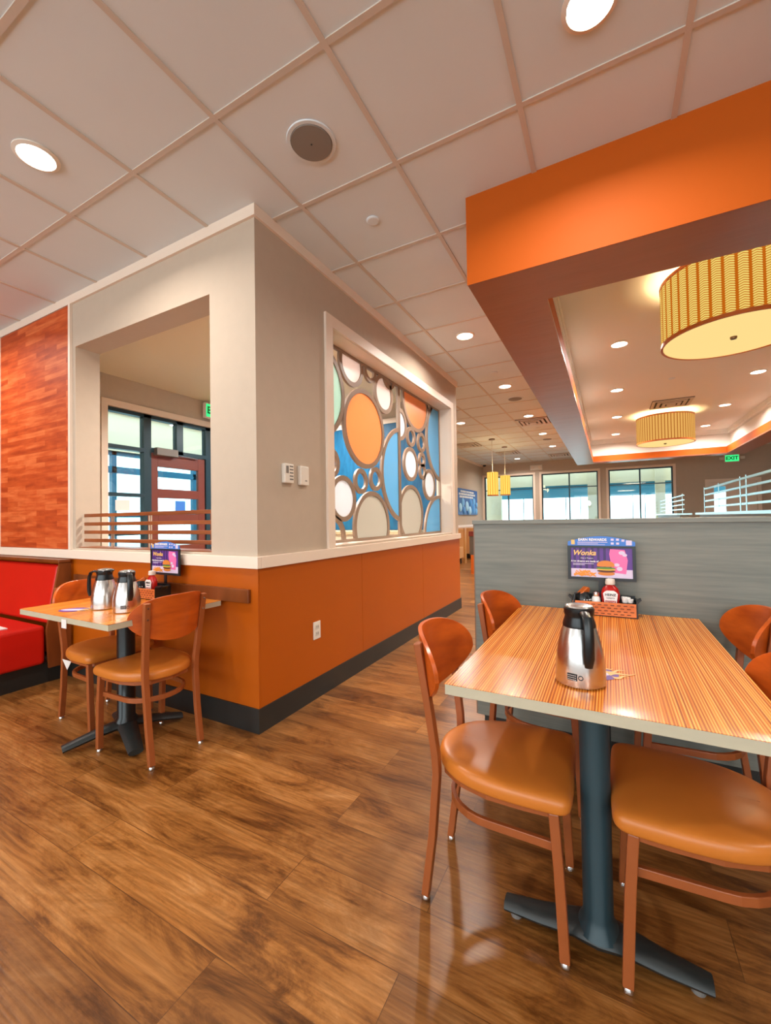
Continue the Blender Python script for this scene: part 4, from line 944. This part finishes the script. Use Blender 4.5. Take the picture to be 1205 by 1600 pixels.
# ------------------------------------------------------------------ vacuum carafe
def make_carafe(lab, group=None):
    t = thing('coffee_carafe', lab, 'carafe', group=group)
    prof = [(0.060, 0.0), (0.064, 0.004), (0.0645, 0.02), (0.0635, 0.055), (0.060, 0.085), (0.054, 0.115), (0.047, 0.140), (0.042, 0.155)]
    MB().lathe(prof, 48).build('body', M_STEEL, t, smooth=True)
    MB().lathe([(0.0425, 0.1545), (0.0430, 0.160), (0.037, 0.180), (0.037, 0.186), (0.039, 0.190), (0.039, 0.205), (0.036, 0.208)], 40).build('collar', M_BLACK, t, smooth=True)
    MB().lathe([(0.036, 0.2085), (0.034, 0.2125), (0.020, 0.2150)], 36).build('lid_disc', M_STEEL, t, smooth=True)
    MB().prism([(-0.030, 0.185), (-0.052, 0.205), (-0.048, 0.211), (-0.028, 0.209)], (0, 0.018, 0), o=(0, -0.009, 0)).build('spout', M_BLACK, t, bevel=0.002)
    path = [(0.034, 0, 0.196), (0.056, 0, 0.201), (0.078, 0, 0.193), (0.087, 0, 0.170), (0.089, 0, 0.130), (0.087, 0, 0.090), (0.082, 0, 0.066)]
    MB().sweep(path, 0.0060, 0.0125, updir=(0, 1, 0), n=12, scales=[1, 1, 1, 1, 1.05, 1.1, 0.8]).build('handle', M_BLACK, t, smooth=True)
    return t
M_LABEL = plain('label_black', (22, 22, 24), 0.4)
def carafe_label(t, ang):
    r = 0.0650; m = MB(); n = 8
    for i in range(n):
        a0 = ang-0.20+0.40*i/n; a1 = ang-0.20+0.40*(i+1)/n
        vs = [m.bm.verts.new((rr*math.cos(a), rr*math.sin(a), z)) for rr, a, z in ((r, a0, 0.022), (r, a1, 0.022), (r, a1, 0.040), (r, a0, 0.040))]; m.bm.faces.new(vs)
    l = m.build('sticker', M_LABEL, t)
    m = MB()
    for k in range(3):
        for i in range(5):
            a0 = ang-0.17+0.34*i/5; a1 = a0+0.05
            rr = r+0.0004; z = 0.0355-0.0055*k
            m.bm.faces.new([m.bm.verts.new((rr*math.cos(a), rr*math.sin(a), zz)) for a, zz in ((a0, z-0.0006), (a1, z-0.0006), (a1, z+0.0006), (a0, z+0.0006))])
    m.build('sticker_print', M_PWHITE, l)
    m = MB(); ac = ang+0.33; n = 14
    for i in range(n):
        q = []
        for rad in (0.0045, 0.0065):
            for kk in (i, i+1):
                th = 2*PI*kk/n; a = ac + rad*math.cos(th)/r; q.append(((r+0.0002)*math.cos(a), (r+0.0002)*math.sin(a), 0.031+rad*math.sin(th)))
        vs = [m.bm.verts.new(q[0]), m.bm.verts.new(q[1]), m.bm.verts.new(q[3]), m.bm.verts.new(q[2])]; m.bm.faces.new(vs)
    m.build('round_mark', M_LABEL, t)
GCA = 'steel coffee carafes'
ca = make_carafe('large looking steel coffee carafe with black handle on the big striped table', GCA)
ca.location = (1.680, -0.463, TZ+0.0005); ca.rotation_euler = (0, 0, math.radians(-72))
c2 = dup(ca, (-0.682, -0.452, TZ+0.0005), math.radians(205), 'steel coffee carafe with its handle to the left, on the small table', GCA)
c3 = dup(ca, (-0.480, -0.450, TZ+0.0005), math.radians(-20), 'steel coffee carafe with its handle to the front, on the small table', GCA)
def tocam(o, off):
    a = math.atan2(CAM.y-o.location.y, CAM.x-o.location.x); return a - o.rotation_euler.z + off
carafe_label(ca, tocam(ca, -0.32)); carafe_label(c3, tocam(c3, -0.25))

# table decals
def decal(loc, rz, lab, s=1.0):
    t = thing('table_decal', lab, 'decal', loc, rz, group='purple oval table stickers')
    def ell(cx, cy_, a, b_, n=36): return [(cx+a*math.cos(2*PI*i/n), cy_+b_*math.sin(2*PI*i/n)) for i in range(n)]
    MB().prism(ell(0, 0, 0.075*s, 0.052*s), (0, 0, 0.0004), u=(1, 0, 0), w=(0, 1, 0)).build('oval', M_PURPLE, t)
    MB().prism(ell(0, 0, 0.070*s, 0.020*s), (0, 0, 0.0005), o=(0, 0, 0.0004), u=(1, 0, 0), w=(0, 1, 0)).build('pale_band', M_LILAC, t)
    m = MB()
    for y0, ln, am in ((0.034, 0.035, 0.006), (0.012, 0.062, -0.008), (-0.012, 0.075, 0.008), (-0.034, 0.045, -0.006)):
        n = 12; up_, dn = [], []
        for i in range(n+1):
            x = 0.045+ln*i/n; yc = y0+am*math.sin(i/n*2*PI); hw = 0.0075*(1-i/n)+0.001
            up_.append((x, yc+hw)); dn.append((x, yc-hw))
        m.prism(up_+dn[::-1], (0, 0, 0.0004), o=(0, 0, 0.001), u=(1, 0, 0), w=(0, 1, 0))
    m.build('gold_ribbons', M_GOLD, t)
    return t
decal((1.705, -0.385, TZ+0.0004), math.radians(28), 'purple and gold oval sticker under the carafe on the big table')
decal((-0.79, -0.55, TZ+0.0004), math.radians(28), 'purple and white oval sticker near the left corner of the small table')

# ------------------------------------------------------------------ promotional sign (faces -Y), width 0.30
def make_sign(lab):
    t = thing('table_sign', lab, 'sign', group='promotional burger table signs')
    wd, h = 0.29, 0.165
    fr = MB(); fr.box(-wd/2, -0.004, 0, wd/2, 0.006, 0.014); fr.box(-wd/2, -0.004, h-0.010, wd/2, 0.006, h); fr.box(-wd/2, -0.004, 0.014, -wd/2+0.014, 0.006, h-0.010); fr.box(wd/2-0.014, -0.004, 0.014, wd/2, 0.006, h-0.010)
    fr.box(-wd/2, 0.004, 0, wd/2, 0.006, h)
    f = fr.build('frame', M_FRAMEB, t)
    # stand
    MB().box(-0.012, 0.0, -0.10, 0.012, 0.005, 0.0).build('stem', M_FRAMEB, t)
    # arch
    pts = [(-wd/2+0.002, h)] + [(-wd/2+0.002+(wd-0.004)*i/20, h+0.020+0.026*math.sin(PI*i/20)) for i in range(21)] + [(wd/2-0.002, h)]
    ar = MB().prism(pts, (0, 0.004, 0), o=(0, -0.002, 0)).build('arch', M_BLUEP, t)
    ar['label'] = 'blue arched header reading EARN REWARDS'
    text('rewards_text', 'EARN REWARDS', 0.0165, ar, (-0.035, -0.003, h+0.029), (PI/2, 0, 0), M_PWHITE, bold=0.0006)
    m = MB(); m.box(-0.10, -0.003, h+0.016, 0.03, -0.0022, h+0.0185); m.box(-0.10, -0.003, h+0.0105, -0.01, -0.0022, h+0.0125); m.box(-0.10, -0.003, h+0.005, 0.02, -0.0022, h+0.007)
    m.build('small_print', M_LILAC, ar)
    m = MB()
    for x, z in ((0.050, 0.030), (0.050, 0.012), (0.072, 0.030), (0.072, 0.012), (0.094, 0.026)): m.box(x-0.006, -0.003, h+z-0.005, x+0.006, -0.0022, h+z+0.005)
    m.box(0.106, -0.003, h+0.004, 0.130, -0.0022, h+0.027)
    m.build('icons', M_LILAC, ar)
    MB().box(-0.128, -0.003, h+0.006, -0.112, -0.0022, h+0.028).build('phone_icon', M_GOLD, ar)
    # picture
    x0, x1, z0, z1 = -wd/2+0.014, wd/2-0.014, 0.014, h-0.010
    pic = MB().box(x0, 0.0, z0, x1, 0.0035, z1).build('picture', M_PURPLE, t)
    m = MB()
    for i in range(7):
        xa = x0+0.012+i*0.026; m.box(xa, -0.0008, z0+0.04, xa+0.011, 0, z1)
    m.build('curtain_folds', M_PURPLED, pic)
    MB().box(x0, -0.0012, z0, x1, 0, z0+0.040).build('tabletop_print', M_LILAC, pic)
    MB().prism([(0.048, z0+0.026), (0.104, z0+0.020), (0.112, z0+0.085), (0.100, z1-0.008), (0.040, z1-0.004), (0.036, z0+0.112)], (0, 0.0012, 0), o=(0, -0.0014, 0)).build('pink_box', M_PINK, pic)
    m = MB()
    for cx, cz, a_, b_ in ((0.088, z1-0.022, 0.013, 0.009), (0.100, z1-0.032, 0.010, 0.007), (0.066, z0+0.062, 0.012, 0.008), (0.078, z0+0.044, 0.012, 0.010)):
        m.prism([(cx+a_*math.cos(2*PI*i/14), cz+b_*math.sin(2*PI*i/14)) for i in range(14)], (0, 0.0004, 0), o=(0, -0.0019, 0))
    m.build('pale_swirls', M_LILAC, pic)
    m = MB()
    for i in range(26):
        cx, cz = rnd.uniform(-0.105, -0.035), 0; cz = z0+0.010+rnd.uniform(0, 0.022)*(1-abs(cx+0.068)/0.05)
        a = rnd.uniform(-0.7, 0.7); L = rnd.uniform(0.012, 0.02); M_ = Matrix.Translation((cx, -0.0016-0.0001*i, cz)) @ Matrix.Rotation(a, 4, 'Y')
        m.box(-L, -0.0004, -0.0022, L, 0.0004, 0.0022, M_)
    m.build('fries_print', M_FRY, pic)
    def blob(cx, cz, a, bb, mat, nm, yd, half=0):
        n = 24; pts = [(cx+a*math.cos(2*PI*i/n), cz+bb*math.sin(2*PI*i/n)) for i in range(n)]
        if half: pts = [(x, max(z, cz-bb*0.35)) for x, z in pts]
        MB().prism(pts, (0, 0.0006, 0), o=(0, yd, 0)).build(nm, mat, pic)
    blob(0.022, z0+0.020, 0.036, 0.010, M_BUN, 'bottom_bun', -0.0024); blob(0.022, z0+0.032, 0.038, 0.007, M_MEAT, 'patty', -0.0034)
    blob(0.022, z0+0.039, 0.040, 0.004, M_CHEESE, 'cheese', -0.0042); blob(0.020, z0+0.045, 0.042, 0.005, M_LETT, 'lettuce', -0.0048); blob(0.020, z0+0.060, 0.037, 0.022, M_BUN, 'top_bun', -0.0056, 1)
    text('logo_text', 'Wonka', 0.034, pic, (-0.072, -0.002, z1-0.025), (PI/2, 0, 0), M_GOLD, bold=0.0008, shear=0.3)
    text('logo_tagline', 'Only in Theaters', 0.008, pic, (-0.060, -0.002, z1-0.050), (PI/2, 0, 0), M_PWHITE)
    text('slogan_text', 'A lot dreams are made of', 0.0115, pic, (-0.070, -0.002, z1-0.065), (PI/2, 0, 0), M_PWHITE, bold=0.0003)
    m = MB(); m.box(-0.122, -0.0022, z1-0.078, -0.03, -0.0012, z1-0.0755); m.box(-0.122, -0.0022, z1-0.084, -0.07, -0.0012, z1-0.0815)
    m.build('fine_print', M_LILAC, pic)
    return t
sg = make_sign('burger promotion sign standing at the back of the big table')
sg.location = (1.722, 0.500, 0.878)
s2 = dup(sg, (-0.735, -0.062, 0.855), 0, 'burger promotion sign standing on the small table before the wall')

# caddy (front faces -Y)
def make_caddy(lab):
    t = thing('condiment_caddy', lab, 'caddy', group='wooden front condiment caddies')
    f = MB().box(-0.135, -0.055, 0.004, 0.125, -0.047, 0.064).build('front_panel', M_CADDY, t, bevel=0.002)
    m = MB()
    for r in range(4):
        for k in range(9):
            x = -0.12+0.026*k+(0.013 if r % 2 else 0)
            if x < 0.108: m.box(x, -0.0556, 0.012+r*0.013, x+0.015, -0.0551, 0.0155+r*0.013)
    m.build('slots', M_DKBROWN, f)
    m = MB(); m.box(-0.14, -0.047, 0, -0.134, 0.046, 0.075); m.box(0.125, -0.055, 0, 0.131, 0.046, 0.075); m.box(-0.134, 0.040, 0, 0.125, 0.046, 0.085); m.box(-0.134, -0.047, 0, 0.125, 0.040, 0.004)
    m.prism([(0.131, 0.060), (0.148, 0.078), (0.145, 0.083), (0.131, 0.075)], (0, 0.04, 0), o=(0, -0.02, 0)); m.prism([(-0.14, 0.060), (-0.157, 0.078), (-0.154, 0.083), (-0.14, 0.075)], (0, 0.04, 0), o=(0, -0.02, 0))
    m.build('tray', M_BLACK, t)
    return t
cad = make_caddy('condiment caddy with an orange slotted front on the big table'); cad.location = (1.735, 0.470, TZ+0.0005)
c_2 = dup(cad, (-0.75, -0.150, TZ+0.0005), 0, 'condiment caddy with an orange front on the small table')
def ketchup(loc, lab):
    t = thing('ketchup_bottle', lab, 'ketchup bottle', loc, group='red ketchup bottles')
    b_ = MB(); prof = [(0.030, 0.0), (0.034, 0.006), (0.034, 0.03), (0.038, 0.075), (0.039, 0.095), (0.032, 0.118), (0.018, 0.132), (0.016, 0.136)]
    b_.lathe(prof, 32)
    for v_ in b_.bm.verts: v_.co.y *= 0.62
    b_.build('body', M_KETCH, t, smooth=True)
    MB().lathe([(0.019, 0.136), (0.021, 0.140), (0.019, 0.160), (0.010, 0.163)], 24).build('cap', M_WHITE, t, smooth=True)
    lb = MB().prism([(-0.020, 0.022), (0.020, 0.022), (0.030, 0.096), (0.024, 0.104), (0.014, 0.110), (-0.014, 0.110), (-0.024, 0.104), (-0.030, 0.096)], (0, 0.003, 0), o=(0, -0.0258, 0)).build('label', M_PWHITE, t)
    text('brand_text', 'HEINZ', 0.0155, lb, (0, -0.0265, 0.091), (PI/2, 0, 0), M_LABEL, bold=0.0003)
    text('variety_text', 'TOMATO', 0.008, lb, (0, -0.0265, 0.076), (PI/2, 0, 0), M_LABEL)
    MB().box(-0.022, -0.0265, 0.054, 0.022, -0.0259, 0.065).build('red_band', M_KETCH, lb)
    text('product_text', 'KETCHUP', 0.009, lb, (0, -0.0272, 0.0595), (PI/2, 0, 0), M_PWHITE)
    MB().lathe([(0.006, -0.0265), (0.006, -0.0259)], 14, (0, 0, 0.040), axis='Y').build('tomato_mark', M_KETCH, lb)
    return t
k1 = ketchup((1.759, 0.462, TZ+0.006), 'ketchup bottle with a white label in the caddy on the big table')
k2 = dup(k1, (-0.722, -0.157, TZ+0.006), 0, 'ketchup bottle in front of the sign on the small table')
def shaker(loc, lab):
    t = thing('salt_shaker', lab, 'shaker', loc)
    MB().lathe([(0.018, 0), (0.020, 0.003), (0.018, 0.07), (0.013, 0.080)], 20).build('body', M_SALT, t, smooth=True)
    MB().lathe([(0.015, 0.080), (0.016, 0.084), (0.015, 0.096), (0.008, 0.101)], 20).build('cap', M_CHROME, t, smooth=True)
    return t
shaker((1.699, 0.458, TZ+0.006), 'glass salt shaker with a steel cap beside the ketchup')
def syrup(loc, lab):
    t = thing('syrup_dispenser', lab, 'dispenser', loc, group='black syrup dispensers')
    MB().lathe([(0.030, 0), (0.034, 0.006), (0.034, 0.06), (0.028, 0.085), (0.02, 0.095)], 26).build('jug', M_BLACK, t, smooth=True)
    MB().prism([(-0.026, 0.090), (0.018, 0.118), (0.030, 0.112), (0.026, 0.092)], (0, 0.03, 0), o=(0, -0.015, 0)).build('pour_lid', M_COPPER, t, bevel=0.003)
    MB().sweep([(-0.022, 0, 0.088), (-0.05, 0, 0.085), (-0.058, 0, 0.05), (-0.036, 0, 0.02)], 0.007, 0.005, updir=(0, 1, 0), n=8).build('handle', M_BLACK, t, smooth=True)
    m = MB()
    for i in range(9):
        a = -PI/2-0.7+1.4*(i % 5)/4; z = 0.045+0.014*(i//5); m.box(0.0342*math.cos(a)-0.002, 0.0342*math.sin(a)-0.002, z, 0.0342*math.cos(a)+0.002, 0.0342*math.sin(a)+0.001, z+0.005)
    m.build('light_specks', M_PWHITE, t)
    return t
y1_ = syrup((1.644, 0.462, TZ+0.006), 'black syrup dispenser at the left end of the caddy on the big table')
y1_.rotation_euler = (0, 0, math.radians(50))
y2_ = dup(y1_, (-0.835, -0.158, TZ+0.006), math.radians(50), 'black syrup dispenser in the caddy on the small table')
t = thing('creamer_bowl', 'black bowl of white creamer cups at the right end of the caddy', 'bowl', (1.828, 0.466, TZ+0.006))
MB().lathe([(0.020, 0), (0.028, 0.03), (0.030, 0.058)], 24).build('bowl', M_BLACK, t, smooth=True)
for i, (x, y, z) in enumerate(((-0.014, -0.012, 0.058), (0.013, -0.012, 0.056), (0.0, 0.010, 0.060), (-0.016, 0.008, 0.062))):
    tag(MB().lathe([(0.010, 0), (0.0130, 0.016), (0.0130, 0.018)], 16, (1.828+x*0.8, 0.466+y, TZ+0.006+z)).build('creamer_cup', M_PAPER, smooth=True), 'white creamer cup in the bowl on the big table, ' + ['front left', 'front right', 'rear right', 'rear left'][i] + ' of the heap', 'creamer', 'creamer cups in the bowl')
# napkins and black bowl in the small caddy
tag(MB().box(-0.79, -0.128, TZ+0.006, -0.735, -0.114, TZ+0.105).build('napkin_stack', M_PAPER), 'white stack of napkins in the small table caddy', 'napkins')
tag(MB().lathe([(0.022, 0), (0.025, 0.05), (0.026, 0.07)], 24, (-0.655, -0.150, TZ+0.006)).build('condiment_cup', M_BLACK, smooth=True), 'black condiment cup at the right end of the small table caddy', 'cup')
